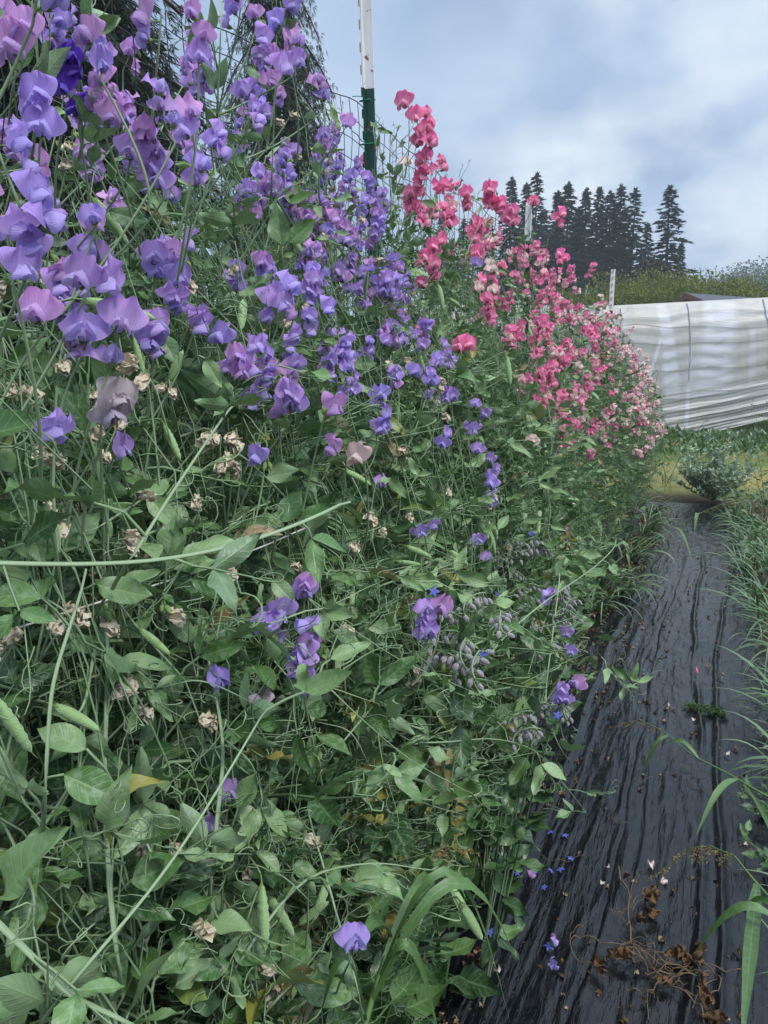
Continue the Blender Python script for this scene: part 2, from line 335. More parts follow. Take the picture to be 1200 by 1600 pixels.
def pod_geo(seed, Ln=.062):
    r = np.random.RandomState(seed); g_ = Geo(); n, k = 16, 8; t = np.linspace(0, 1, n + 1); th = np.arange(k) * 2 * math.pi / k
    w_ = .0078 * np.sin(math.pi * (.06 + .90 * t)) ** .45 * (1 - .25 * t); w_[-1] = .0006; th_ = .0052 * np.sin(math.pi * (.05 + .92 * t)) ** .5 * (1 + .22 * np.sin(t * 44)); th_[-1] = .0005
    bend = r.uniform(-.12, .22)
    v = np.stack([np.cos(th)[None] * th_[:, None], np.repeat((.012 + t * Ln)[:, None], k, 1), np.sin(th)[None] * w_[:, None] - (bend * Ln * (t ** 2))[:, None]], -1)
    i = np.arange(n)[:, None] * k; j = np.arange(k)[None]; g_.add(v.reshape(-1, 3), np.stack([i + j, i + (j + 1) % k, i + k + (j + 1) % k, i + k + j], -1).reshape(-1, 4), None, 0)
    e = v[-1].mean(0); g_.tube([e, e + (0, .004, .001), e + (.001, .008, .004)], [.0007, .0005, .0002], 3, 1)
    g_.tube([(0, 0, 0), (0, .007, .001), (0, .013, 0)], [.0008, .0009, .0025], 5, 1)
    for a in range(5):
        vv, q, pv = blade(.010, .004, 0, .5, 0, 3, 2); Rm = rotm((0, 1, 0), a * 1.256) @ rotm((1, 0, 0), .7); g_.add(vv @ Rm.T + (0, .010, 0), q, None, 1)
    return g_
FM = {}
for ty, (b_, w_) in FL.items(): FM[ty] = [flower_geo(i, [1, 1, .85, 1, .6, .35][i]).mesh('sweet_pea_flower', [b_, w_, M['calyx']]) for i in range(6)]
CM = [crumple_geo(i).mesh('withered_flower', [M['tan'], M['calyx']]) for i in range(4)]
PM = [pod_geo(i).mesh('seed_pod', [M['pod'], M['calyx']]) for i in range(4)]
def budg(seed):
    g_ = Geo(); t = np.linspace(0, 1, 8); r = np.random.RandomState(seed)
    g_.tube(np.stack([0 * t, .004 * t * 2, .003 * np.sin(t * 3)], -1), .0007, 4, 0); n = 7
    g_.tube(np.stack([0 * t, .007 + t * .014, -.002 * t * t], -1), .0034 * np.sin(math.pi * (.08 + .85 * t)), 7, 0, .5, 1.)
    return g_
BDM = [budg(0).mesh('flower_bud', [M['calyx']])]
from mathutils import Matrix, Vector
def place_dir(o, loc, d, roll=0., up=(0, 0, 1), scl=1.):
    d = nrm(d); upv = np.asarray(up, float)
    if abs(np.dot(d, upv)) > .97: upv = np.array([.9, .3, .1])
    x = nrm(np.cross(d, upv)); z = np.cross(x, d); Rm = np.stack([x, d, z], -1) @ rotm((0, 1, 0), roll)
    m = Matrix([[*(Rm[i] * scl), float(loc[i])] for i in range(3)] + [[0, 0, 0, 1]]); o.matrix_local = m
Lv, Mv = ('lavender',), ('mauve', 'lavender')
HL = [(22, 300, 4, .56, Lv, .07, 'purple', 0, .8), (15, 395, 3, .56, Lv, .04, 'purple', 0, .8), (55, 12, 2, .62, Mv, .02), (105, 125, 3, .85, ('violet',), .035, 'purple', 0, .8), (125, 180, 2, .85, ('violet',), .02, 'purple', 0, .8), (40, 85, 2, .75, Mv, .03),
          (160, 95, 2, .80, Mv, .03), (250, 50, 2, .86, Mv, .03), (310, 70, 3, .9, Mv, .05), (375, 20, 4, 1.15, Mv, .06), (395, 60, 3, 1.15, Mv, .06), (450, 60, 4, 1.25, Mv, .09),
          (70, 190, 3, .75, Lv, .04), (170, 170, 3, .82, Mv, .04), (205, 240, 4, .85, Mv, .05), (255, 190, 3, .82, Mv, .04), (300, 205, 2, .88, Mv, .03), (250, 270, 4, .85, Lv, .05), (330, 235, 3, .95, Lv, .04), (305, 290, 2, .9, Mv, .03),
          (150, 355, 1, .8, Mv, .01), (380, 180, 4, 1.05, Lv, .05), (430, 110, 4, 1.2, Mv, .06), (500, 155, 3, 1.45, Mv, .04), (540, 195, 1, 1.5, Mv, .01), (465, 90, 3, 1.3, Mv, .05),
          (140, 445, 2, .66, ('lavender',), .01), (70, 508, 1, .66, Mv, .01), (132, 550, 1, .66, Lv, .01), (185, 520, 1, .66, Lv, .01), (165, 592, 1, .66, Lv, .01), (168, 645, 2, .68, ('faded',), .02), (50, 670, 1, .62, Lv, .01), (180, 702, 1, .75, Lv, .01),
          (240, 425, 2, .95, Lv, .03), (262, 460, 3, .95, Lv, .04), (295, 490, 3, .97, Lv, .04), (230, 535, 3, .95, Lv, .03), (435, 480, 3, 1.0, Mv, .04), (355, 540, 1), (345, 572, 1), (405, 490, 2),
          (520, 545, 3), (535, 575, 3), (555, 620, 3), (592, 650, 5, None, Lv, .07), (455, 640, 4, .88, Mv, .04), (510, 632, 1, .88, ('mauve',), .01), (540, 705, 1, .9, ('mauve',), .01), (570, 722, 1, .9, ('blush', 'mauve'), .01), (415, 722, 1, .9, Mv, .01),
          (430, 970, 4, .92, Mv, .05), (478, 930, 2, .92, Mv, .02), (415, 990, 1, .9, Mv, .01), (482, 1015, 2, .9, Lv, .03), (476, 1050, 3, .9, Lv, .04), (476, 1080, 1, .9, Lv, .01), (415, 1106, 1, .9, ('faded',), .01), (342, 1080, 1, .85, Lv, .01),
          (360, 1252, 1, .88, Lv, .01), (335, 1285, 1, .88, Lv, .01), (548, 1492, 1, .92, Lv, .01), (665, 985, 5, 1.12, Lv, .05), (690, 960, 1, 1.12, Mv, .01), (665, 548, 1), (700, 625, 3, None, Lv, .02), (668, 600, 2), (640, 590, 1),
          (770, 735, 3, None, Mv, .06), (772, 780, 3, None, Lv, .06), (745, 710, 1), (738, 668, 1), (690, 690, 2), (750, 855, 1), (757, 880, 1), (660, 828, 2), (858, 945, 2, 1.7, Lv, .03), (886, 990, 1, 1.7, Lv, .01), (890, 1020, 1, 1.7, Lv, .01),
          (880, 1095, 3, 1.55, Mv, .04), (903, 1078, 1, 1.55, Mv, .01), (848, 1138, 2, 1.6, Mv, .02), (742, 415, 1, 2.2, Lv, .02), (740, 640, 1), (765, 655, 1)]
Pk = ('pink',)
HP = [(638, 168, 1, 2.1, Pk, .01), (652, 190, 1, 2.1, Pk, .01), (665, 215, 5, 2.1, Pk, .09), (650, 230, 2, 2.1, Pk, .03), (668, 265, 5, 2.1, Pk, .09), (690, 285, 3, 2.15, Pk, .05), (770, 310, 5, 2.3, Pk, .05), (775, 325, 3, 2.3, Pk, .04), (722, 320, 3, 2.2, Pk, .06),
          (868, 345, 3, 3.0, Pk, .06), (830, 325, 2, 3.0, Pk, .03), (640, 320, 4, 2.1, Pk, .06), (700, 350, 4, 2.2, Pk, .06), (655, 350, 4, 2.1, Pk, .06), (675, 400, 5, 2.1, Pk, .09), (670, 440, 4, 2.05, Pk, .06), (720, 550, 2, 1.75, Pk, .01), (668, 530, 1, 1.8, Pk, .01),
          (762, 495, 4, 2.1, Pk, .07), (740, 370, 4, 2.4, Pk, .06), (800, 350, 3, 2.6, Pk, .05), (915, 610, 5, None, Pk, .12), (855, 590, 4, None, Pk, .06), (850, 520, 5, None, Pk, .1), (895, 825, 3, None, Pk, .05), (922, 716, 4, None, Pk, .06), (830, 700, 1, None, ('blush',), .01), (880, 410, 3, 3.4, Pk, .06), (925, 430, 3, 4.4, Pk, .08)]
PODS = [(190, 484, 105, 12), (122, 1120, 78, 22), (20, 1132, 100, 58), (88, 835, 62, 84), (270, 692, 62, 62), (205, 1075, 60, 70), (243, 1003, 60, 38), (412, 1436, 88, 84), (440, 1430, 82, 58), (330, 1335, 60, 52), (490, 1424, 55, -42), (20, 1465, 60, 100), (218, 560, 60, 75), (352, 598, 50, 50), (275, 570, 52, -65),
          (655, 862, 46, 22), (640, 880, 40, 5), (795, 580, 45, 80), (720, 1410, 60, 55, 'purple'), (738, 1440, 70, 60), (560, 745, 50, 25), (650, 1060, 40, 80), (690, 465, 40, 75), (40, 400, 60, -60), (345, 720, 44, 160)]
TAN = [(150, 700), (158, 660), (75, 780), (98, 795), (225, 565), (232, 578), (192, 835), (210, 770), (330, 672), (345, 690), (360, 715), (376, 727), (370, 676), (352, 705), (90, 945), (125, 945), (160, 957), (20, 1000), (5, 1012), (195, 1050), (220, 1100), (272, 1305), (240, 1335), (303, 1320), (395, 1350), (508, 1322), (535, 1377), (292, 1440), (650, 1045), (656, 1062), (505, 975), (530, 975), (400, 1510), (115, 440), (100, 562), (60, 422), (5, 440), (370, 410), (452, 178), (600, 820), (582, 800), (265, 600), (20, 600), (305, 500), (310, 770), (420, 560), (480, 470), (560, 850), (455, 880), (620, 700), (610, 560), (255, 950), (340, 1120), (60, 700), (140, 610), (700, 760), (640, 800)]
def project(P):
    h = np.array([-math.sin(YAW), math.cos(YAW), 0]); F = math.cos(PITCH) * h + np.array([0, 0, -math.sin(PITCH)]); Rr = np.array([math.cos(YAW), math.sin(YAW), 0]); U = np.cross(Rr, F)
    d = np.asarray(P) - CAM; z = d @ F; z = np.where(z < .05, .05, z); return np.stack([600 + 1202 * (d @ Rr) / z, 800 - 1202 * (d @ U) / z], -1), np.linalg.norm(d, axis=1)
CLEAR = []
for a in HL + HP:
    if a[1] > 420 or (len(a) > 3 and a[3]):
        dd = a[3] if len(a) > 3 and a[3] else float(np.linalg.norm(SF(a[0], a[1], -.02) - CAM)); CLEAR.append((a[0], a[1], dd, 22 / dd))
for a in TAN: CLEAR.append((a[0], a[1], float(np.linalg.norm(SF(a[0], a[1], -.02) - CAM)), 20))
for a in PODS: CLEAR.append((a[0], a[1], min(.062 * 1202 / a[2], float(np.linalg.norm(SF(a[0], a[1], -.015) - CAM))), a[2] * .6))
CLEAR += [(x, y, d, 40 / d) for x, y, d in [(775, 865, 1.95), (815, 865, 1.95), (840, 855, 1.95), (860, 985, 1.72), (830, 985, 1.72), (850, 1115, 1.58), (720, 1010, 1.2), (800, 925, 1.9)]]
PL = []   # plants
def pea_plant(y0, species, label, nst, fine, x_lim=None):
    root = link('sweet_pea_plant', None, None, (-.93, y0, 0)); tag(root, label, 'sweet pea', {'purple': 'purple sweet peas on the netting', 'pink': 'pink sweet peas on the netting', 'blush': 'pale sweet peas at the far end of the row'}[species])
    org = np.array([-.93, y0, 0]); st = Geo(); fo = Geo(); P_, Dr, Sc, Rn, Ti = [], [], [], [], []
    H0 = float(topz(y0))
    for k in range(nst):
        tt = 1 - rs.rand() ** 1.3 * .98; top = H0 * (1 - .12 * rs.rand() ** 1.5) * (1 if rs.rand() < .75 else rs.uniform(.5, .9)) + rs.randn() * .05
        if rs.rand() < .07: top += rs.uniform(.05, .14)
        step = .055 if fine else .085; n = int(top / step); z = np.linspace(.02, top, n)
        yb = y0 + rs.uniform(-.11, .11); wob = np.cumsum(rs.randn(n)) * .008; wob2 = np.cumsum(rs.randn(n)) * .010
        blend = np.clip(z / .45, 0, 1) ** .7
        xb = -1.25; x = (-.95 + .05 * rs.randn()) * (1 - blend) + (xb + tt * (xs(z, yb) - xb)) * blend + wob
        x = np.minimum(x, xs(z, yb) + .02)
        y = yb + wob2 + .03 * np.sin(z * 3 + rs.rand() * 6)
        if rs.rand() < .16 and top > .8:   # a stem that flops and wanders sideways
            y = y + np.where(z > .4, (z - .4) ** 1.4 * rs.uniform(-.5, .5), 0)
        pts = np.stack([x, y, z], -1); zz2 = pts.copy(); zz2[1:-1, :2] += rs.randn(n - 2, 2) * .006
        bare = k % 5 == 4; dcm = np.linalg.norm(zz2 - CAM, axis=1) < .42
        if dcm.any(): continue
        st.tube(zz2 - org, np.linspace(.0026, .0013, n) * (1 if fine else 1.2), 4, 0, rs.rand() * (.25 + .75 * tt), .55)  # inner stems get a darker colour, standing in for shade inside the hedge
        for p in zz2[1:]:
            depth = float(xs(p[2], p[1]) - p[0])
            if rs.rand() > (.92 if fine else 1) or (p[2] < .25 and depth > .25 and rs.rand() < .5): continue
            if p[2] > 1.5 and rs.rand() < .35: continue
            if bare: continue
            a = rs.uniform(-math.pi, math.pi); d = np.array([math.cos(a), math.sin(a), rs.uniform(-.3, .6)]) + np.array([.75, -.35, 0]) * rs.rand()
            P_.append(p); Dr.append(d); Ti.append(p[2]); sc0 = (.62 + .75 * rs.rand() ** 1.6) * (1.35 if p[2] < .95 and fine else 1.1) * (1 if fine else 1.25) * (1 if p[2] < 1.4 else .8); Sc.append(sc0)
            rr = rs.rand() * (.92 if p[2] > 1.1 else .30 + .55 * max(p[2], 0)) * (1 if depth < .12 else .7)  # older low leaves are darker green; low and inner ones also carry painted shade
            if rs.rand() < .035 + .09 * (p[2] < .8): rr = rs.uniform(.93, .97)
            if rs.rand() < .02 + .08 * (p[2] < .6): rr = rs.uniform(.98, 1)
            Rn.append(rr)
    P_ = np.array(P_); Dr = np.array(Dr); Sc = np.array(Sc); Rn = np.array(Rn)
    sp_, ds_ = project(P_ + nrm(Dr) * .04); ok = np.ones(len(P_), bool)
    for (hx, hy, hd, hr) in CLEAR: ok &= ~((np.abs(sp_[:, 0] - hx) < hr + 25 / ds_) & (np.abs(sp_[:, 1] - hy) < hr + 25 / ds_) & (ds_ < hd + .02))
    P_, Dr, Sc, Rn = P_[ok], Dr[ok], Sc[ok], Rn[ok]; FR = frames(Dr, .45)
    tl = (LF + LFN) if fine else LC; ch = rs.randint(0, len(tl), len(P_))
    for k in range(len(tl)):
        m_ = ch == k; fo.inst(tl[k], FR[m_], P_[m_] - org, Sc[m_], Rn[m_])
    link('stem', st.mesh('pea_stems', [M['stem']]), root); link('foliage', fo.mesh('pea_foliage', [M['leaf'], M['stem']]), root)
    PL.append((y0, species, root, org, [0])); return root
def nearest(p, species=None):
    best = None
    for e in PL:
        if species and e[1] != species: continue
        s_ = abs(e[0] - p[1]) + (10 if e[4][0] > 22 else 0)
        if best is None or s_ < best[0]: best = (s_, e)
    return best[1]
def cluster(p, species, types, n, aim=None, length=.16, wither=0., start=None, rise=.045, fs=1., budtip=.3):
    """a raceme: its bare stalk is the part, its flowers are sub-parts"""
    e = nearest(p, species); root, org = e[2], e[3]; e[4][0] += 1
    p = np.asarray(p, float); aim = nrm(aim if aim is not None else nrm(CAM - p) * .7 + np.array([.5, -.2, .1]) + rs.randn(3) * .55)
    s0 = np.asarray(start) if start is not None else p + np.array([-.05 + rs.randn() * .03, rs.randn() * .05, -length])
    up = nrm(np.array([.15 + rs.randn() * .25, rs.randn() * .25, 1.])); top = p + up * rise * .5; bot = p - up * rise * .5
    t = np.linspace(0, 1, 8)[:, None]; mid = (s0 + bot) / 2 + np.array([.012, 0, -.01]) * rs.randn()
    c = (1 - t) ** 2 * s0 + 2 * t * (1 - t) * mid + t ** 2 * bot; c = np.vstack([c, bot + (top - bot) * .5, top])
    g_ = Geo(); g_.tube(c - p, np.linspace(.0015, .0009, len(c)), 5, 0, .8)
    stalk = link('flower_stalk', g_.mesh('flower_stalk', [M['stem']]), root, p - org)
    side = nrm(np.cross(aim, up))
    for k in range(n):
        f = (k + .5) / n; q = bot + (top - bot) * f; dd = aim + side * rs.uniform(-.9, .9) + np.array([0, 0, rs.uniform(-.25, .3)])
        ty = types[rs.randint(len(types))]
        if rs.rand() < wither: o = link('withered_flower', CM[rs.randint(4)], stalk); place_dir(o, q - p, dd + np.array([0, 0, -.8]), rs.uniform(-1, 1), scl=rs.uniform(.55, .9)); continue
        o = link('flower', FM[ty][rs.randint(6) if rs.rand() < .8 else 0], stalk); place_dir(o, q - p, dd, rs.uniform(-.35, .35), scl=fs * rs.uniform(.85, 1.15))
    if rs.rand() < budtip:
        for k in range(2):
            o = link('flower_bud', BDM[0], stalk); place_dir(o, top - p, aim + side * rs.uniform(-1, 1) + np.array([0, 0, -.6]), 0, scl=rs.uniform(.7, 1.))
    return stalk
def poddist(px, py, ln): return min(.062 * 1202 / ln, float(np.linalg.norm(SF(px, py, -.015) - CAM)))
def pod(px, py, ln_px, ang, species='purple', dist=None, real=.062):
    dist = poddist(px, py, ln_px)
    p = D(px, py, dist); e = nearest(p, species); F = raydir(600, 800); Rv = np.array([math.cos(YAW), math.sin(YAW), 0]); U = np.cross(Rv, F)
    a = R_(ang); d = math.cos(a) * Rv - math.sin(a) * U + F * rs.uniform(-.25, .25); g_ = None
    base = p - nrm(d) * (real / 2 + .01) * (ln_px * dist / 1202 / real)
    o = link('seed_pod', PM[rs.randint(4)], e[2]); s_ = ln_px * dist / 1202 / .066; place_dir(o, base - e[3], d, rs.uniform(-.6, .6), scl=s_)
    # its stalk
    g_ = Geo(); b0 = np.zeros(3); pull = nrm(np.array([-.6, .2, -.5]) + rs.randn(3) * .3); t = np.linspace(0, 1, 7)[:, None]
    g_.tube(b0 - nrm(d) * t * .02 + pull * t ** 1.5 * .12, .0012, 4, 0, .7)
    link('pod_stalk', g_.mesh('pod_stalk', [M['stem']]), e[2], base - e[3])
    return o
ORD = ['first', 'second', 'third', 'fourth', 'fifth', 'sixth', 'seventh', 'eighth', 'ninth', 'tenth', 'eleventh', 'twelfth', 'thirteenth', 'fourteenth', 'fifteenth', 'sixteenth', 'seventeenth', 'eighteenth', 'nineteenth', 'twentieth']
ys_p = np.arange(2.20, .18, -.145)
for i, y in enumerate(ys_p):
    pea_plant(y, 'purple', f'{ORD[i]} purple-flowered sweet pea from the green steel post, counting toward the viewer', 44, True)
for i, y in enumerate(np.arange(2.38, 6.2, .215)):
    pea_plant(y, 'pink', f'{ORD[i]} pink-flowered sweet pea beyond the nearest steel post, counting away along the netting', 26 if y < 4 else 20, y < 3.4)
for i, y in enumerate(np.arange(6.35, 8.7, .26)):
    pea_plant(y, 'blush', f'{ORD[i]} pale pink sweet pea counting from the last steel post toward the row end', 18, False)
# -------- flowers scattered over the upper hedge
def scatter(n, y0, y1, species, typ, zlo, nf, wither, keep=None):
    for k in range(n):
        y = rs.uniform(y0, y1); tz = float(topz(y)) + .17; lo = zlo(y); z = lo + (tz - lo) * (1 - rs.rand() ** 1.25 * .98)
        x = float(xs(z, y)) - (abs(rs.randn()) * .04) + .035
        if z > tz - .25: x -= rs.uniform(0, .2)
        p = np.array([x, y, z])
        if np.linalg.norm(p - CAM) < .78: continue
        (qx, qy), = project(p[None])[0]
        if any(abs(qx - a[0]) < a[2] * .6 + 12 and abs(qy - a[1]) < 24 for a in PODS): continue
        if species == 'purple' and (qy < np.interp(qx, [0, 100, 200, 300, 345, 480, 545], [0, 25, 75, 65, 0, 30, 150]) or (qy < 900 and qx > 545 + max(0, qy - 190) * .42)): continue
        if species != 'purple' and qy < np.interp(qx, [590, 640, 700, 770, 870, 950, 1000, 1030], [210, 165, 270, 290, 350, 430, 530, 610]): continue
        cluster(p, species, typ(p), rs.randint(nf[0], nf[1] + 1), wither=wither, fs=.76 if species == 'purple' else 1.05, length=rs.uniform(.12, .2))
scatter(215, .42, 2.05, 'purple', lambda p: ['lavender'] * 4 + (['mauve'] * 3 if p[2] > 1.55 and p[1] < 1.5 else ['mauve']), lambda y: 1.36, (3, 4), .04)
scatter(180, 2.2, 5.0, 'pink', lambda p: ['pink'] * 6 + ['blush'] * 2, lambda y: 1.22 if y < 3 else 1.02, (2, 4), .06)
scatter(85, 4.6, 6.9, 'pink', lambda p: ['pink'] * 3 + ['blush'] * 5, lambda y: .92, (3, 4), .05)
scatter(120, 5.9, 8.8, 'blush', lambda p: ['blush'] * 7 + ['pink'], lambda y: .7, (3, 4), .05)
scatter(16, .6, 2.2, 'purple', lambda p: ['lavender', 'faded'], lambda y: .9, (1, 2), .5)
scatter(36, .45, 3.2, 'purple', lambda p: ['faded'], lambda y: .55, (1, 2), 1.)
scatter(22, 2.4, 6.5, 'pink', lambda p: ['pink', 'blush'], lambda y: .6, (1, 3), .35)
# -------- the clusters and pods one can point at
def hero(px, py, n, dist=None, types=('lavender',), rise=.04, species='purple', wither=0., fs=1., inset=-.02, up=None):
    sf = SF(px, py, inset); dist = min(dist or 99, float(np.linalg.norm(sf - CAM)) + .01); p = D(px, py, max(dist, .5)); fs = fs * (.82 if species == 'purple' else 1.1) * (.84 if px > 60 and px < 420 and py < 400 else 1) * (.62 if wither else 1)
    cluster(p, species, list(types), n, aim=nrm(CAM - p) * 1. + rs.randn(3) * .4, rise=rise, wither=wither, fs=fs, length=rs.uniform(.1, .18), budtip=.15)
for a in HL: hero(*a)
for a in HP: hero(*(list(a) + ([] if len(a) > 6 else ['pink'])))
for a in PODS: pod(*a[:4])
for a in TAN: hero(a[0], a[1], rs.randint(1, 3), None, ('faded',), .012, 'purple', 1.)
for k in range(84):
    y = rs.uniform(.6, 5.5); z = rs.uniform(.45, 1.7); p = np.array([float(xs(z, y)) + .01, y, z]); e = nearest(p, 'purple' if y < 2.3 else 'pink')
    o = link('seed_pod', PM[rs.randint(4)], e[2]); place_dir(o, p - e[3], (rs.randn() * .4, rs.randn() * .6, -1 + rs.rand()), rs.uniform(-1, 1), scl=rs.uniform(.7, 1))
# -------- long wandering runners in front (thick winged stems)
def runner(pts, r0=.003, leaves=.09, label=None, sp='purple', sc_=1.):
    """pts: (px, py, dist)"""
    W = np.array([D(*p) for p in pts]); n = 26
    W = np.vstack([W[0] + nrm(W[0] - CAM) * .09 - nrm(W[1] - W[0]) * .03, W, W[-1] + nrm(W[-1] - CAM) * .07 + nrm(W[-1] - W[-2]) * .03]) if len(W) > 2 or True else W; t = np.linspace(0, len(W) - 1, n); k = np.arange(len(W))
    c = np.stack([np.interp(t, k, W[:, i]) for i in range(3)], -1)
    for _ in range(3): c[1:-1] = (c[:-2] + c[1:-1] * 2 + c[2:]) / 4
    ln_ = np.linalg.norm(c[-1] - c[0]); c[1:-1] += ln_ * .012 * np.sin(np.arange(1, n - 1) * .35 + rs.rand() * 6)[:, None] * rs.randn(3); e = nearest(W.mean(0), sp); g_ = Geo()
    g_.tube(c - e[3], np.linspace(r0, r0 * .5, n), 6, 1, .9, .45)
    seg = np.linalg.norm(np.diff(c, axis=0), axis=1).cumsum(); L0 = rs.uniform(.02, leaves)
    while L0 < seg[-1]:
        i = int(np.searchsorted(seg, L0)); d = nrm(c[i + 1] - c[i]) * .8 + rs.randn(3) * .6 + nrm(CAM - c[i]) * .4
        tp = LF[rs.randint(9)]; g_.inst(tp, frames(d[None], .5), (c[i] - e[3])[None], [sc_ * rs.uniform(.8, 1.2)], [rs.uniform(.3, .9)]); L0 += leaves * rs.uniform(.7, 1.3)
    link('foliage', g_.mesh('pea_runner', [M['leaf'], M['stem']]), e[2])
runner([(-60, 878, .56), (110, 880, .58), (235, 878, .60), (330, 862, .62), (430, 830, .66), (520, 795, .72)], .0036, .12)
runner([(-30, 1415, .62), (60, 1500, .62), (110, 1560, .62), (200, 1600, .62)], .0036, .2)
runner([(100, 1560, .63), (210, 1420, .63), (300, 1290, .64), (400, 1140, .7)], .0016, .3)
runner([(200, 880, .62), (260, 780, .66), (345, 660, .72)], .0018, .14)
runner([(70, 1240, .6), (80, 1080, .6), (120, 940, .62)], .002, .14)
runner([(175, 1500, .72), (180, 1300, .72), (170, 1100, .74), (150, 900, .8)], .0032, .16)
runner([(330, 1400, .8), (340, 1260, .8), (350, 1150, .82), (320, 1000, .85)], .003, .14)
runner([(560, 1560, .95), (520, 1450, .95), (500, 1330, .95), (480, 1230, .98), (560, 1130, 1.0)], .002, .12)
runner([(370, 1500, .85), (480, 1380, .9), (600, 1345, 1.), (690, 1350, 1.1)], .002, .13)
runner([(500, 1060, .9), (560, 1120, .92), (640, 1190, 1.0), (720, 1230, 1.1)], .002, .13)
runner([(480, 940, .9), (600, 1010, 1.), (700, 1060, 1.1), (800, 1120, 1.3)], .0018, .13)
runner([(600, 900, 1.2), (690, 920, 1.25), (780, 960, 1.4), (870, 1010, 1.6)], .0016, .12)
runner([(640, 1150, 1.15), (760, 1150, 1.35), (850, 1180, 1.5), (900, 1250, 1.6)], .002, .12)
runner([(760, 1030, 1.4), (840, 960, 1.6), (900, 900, 1.8), (960, 850, 2.1)], .002, .12)
runner([(930, 1010, 2.0), (960, 1050, 2.2), (985, 1075, 2.3)], .0016, .07)
runner([(590, 850, 1.2), (560, 760, 1.2), (520, 690, 1.25), (470, 600, 1.2)], .0018, .14)
runner([(880, 1170, 1.6), (850, 1100, 1.6), (860, 1000, 1.65), (875, 900, 1.8)], .0022, .12)
for k in range(30):
    px, py = rs.uniform(20, 900), rs.uniform(520, 1550)
    if px > 700 and py > 1150: continue
    p = SF(px, py, -.01); dd = float(np.linalg.norm(p - CAM)); dd = max(dd, .6); a = rs.uniform(-1.2, 1.2) + (0 if rs.rand() < .5 else 1.57); s_ = 110 / dd
    runner([(px, py, dd), (px + math.cos(a) * s_ * .5, py + math.sin(a) * s_ * .5, dd - .02), (px + math.cos(a + .3) * s_, py + math.sin(a + .3) * s_, dd)], .0016, .09)
def hero_leaf(px, py, ang, ln_px, wr=.45, dist=None, rnd=None, mk='leaf'):
    dd = min(dist or 9, float(np.linalg.norm(SF(px, py, -.03) - CAM))); p = D(px, py, max(dd, .55)); e = nearest(p, 'purple'); a = R_(ang); Rv = np.array([math.cos(YAW), math.sin(YAW), 0]); F = raydir(600, 800); U = np.cross(Rv, F)
    d = nrm(math.cos(a) * Rv - math.sin(a) * U + F * rs.uniform(-.35, .2)); Ln = ln_px * np.linalg.norm(p - CAM) / 1202; g_ = Geo(); sd_ = rs.randint(9999)
    v, q, pv = blade(Ln, Ln * wr, rs.uniform(.15, .5), rs.uniform(-.18, .16), rs.uniform(.05, .14), 24, 12, .78, seed=sd_); zz_ = nrm(CAM - p + np.array([0, 0, .5]) + rs.randn(3) * .35); x = nrm(np.cross(d, zz_)); z = np.cross(x, d); Rm = np.stack([x, d, z], -1)
    g_.add(v @ Rm.T, q, None, 0, rs.uniform(.3, .85) if rnd is None else rnd, pv); g_.tube([(0, 0, 0), -d * .015 - np.array([0, 0, .01]), -d * .03 + nrm(p - CAM) * .05 - np.array([0, 0, .03])], .0012, 4, 1, .7); link('leaf', g_.mesh('pea_leaf', [M[mk], M['stem']]), e[2], p - e[3])
for a in [(5, 1400, -48, 140, .42), (195, 1590, -55, 125, .5, None, .7), (262, 868, -78, 62, .6), (285, 872, -22, 85, .5), (300, 905, 8, 80, .5), (150, 912, 12, 95, .45), (185, 915, -15, 70, .5), (372, 1262, -60, 60, .55, None, .62), (375, 1255, 60, 55, .5, None, .8), (205, 1375, -20, 80, .6), (552, 1372, -5, 60, .7), (485, 1548, -65, 62, .45), (498, 1550, -30, 58, .45), (330, 1300, 120, 60, .6),
          (440, 385, -95, 60, .55), (450, 380, -40, 55, .5), (20, 740, -120, 70, .45), (45, 820, 70, 60, .5), (130, 1300, -100, 60, .5), (130, 1310, 140, 50, .5), (330, 1440, 0, 60, .6), (360, 1480, 20, 70, .6), (425, 905, 45, 55, .5), (520, 985, 30, 50, .5), (560, 1150, -80, 50, .4), (600, 1500, 60, 60, .5, None, .93), (590, 1530, 30, 50, .5, None, .93), (170, 330, 20, 70, .4), (15, 95, -100, 70, .4), (25, 110, -60, 60, .4), (480, 690, -20, 60, .5), (415, 745, -10, 60, .5), (440, 815, -60, 60, .6), (470, 810, -15, 65, .5), (135, 1170, 200, 80, .55), (100, 1210, 30, 90, .55), (320, 560, 60, 50, .5), (250, 520, 60, 60, .5), (660, 1090, 30, 50, .5), (700, 1150, 50, 52, .55, None, .2), (610, 1270, 70, 75, .6, None, .2), (690, 1200, 20, 60, .5, None, .2), (820, 930, 20, 45, .6), (890, 975, -5, 40, .6), (880, 1065, -5, 50, .4), (880, 890, 0, 35, .8), (400, 1330, 40, 50, .5), (420, 1180, 80, 45, .5)]: hero_leaf(*a)
# far-end bare sprays standing out over the hedge top
for (px, py, d0, hh) in [(612, 250, 2.05, .22), (600, 300, 2.05, .2), (585, 230, 2.1, .2), (505, 200, 1.4, .12), (700, 330, 2.3, .2), (745, 330, 2.5, .18), (820, 370, 3.0, .2), (60, 60, .8, .1), (130, 60, .85, .1), (430, 130, 1.2, .16), (345, 60, 1.0, .1)]:
    p = D(px, py, d0); q = p + np.array([-.02, .02, hh * .4])
    a_ = D(px - 5, py + hh * 1202 / d0, d0); W = [(px - 6, py + hh * 1202 / d0, d0), (px - 2, py + hh * 500 / d0, d0), (px, py - 30 / d0, d0)]
    runner(W, .0018, .05, sp='pink' if px > 560 else 'purple', sc_=.8)

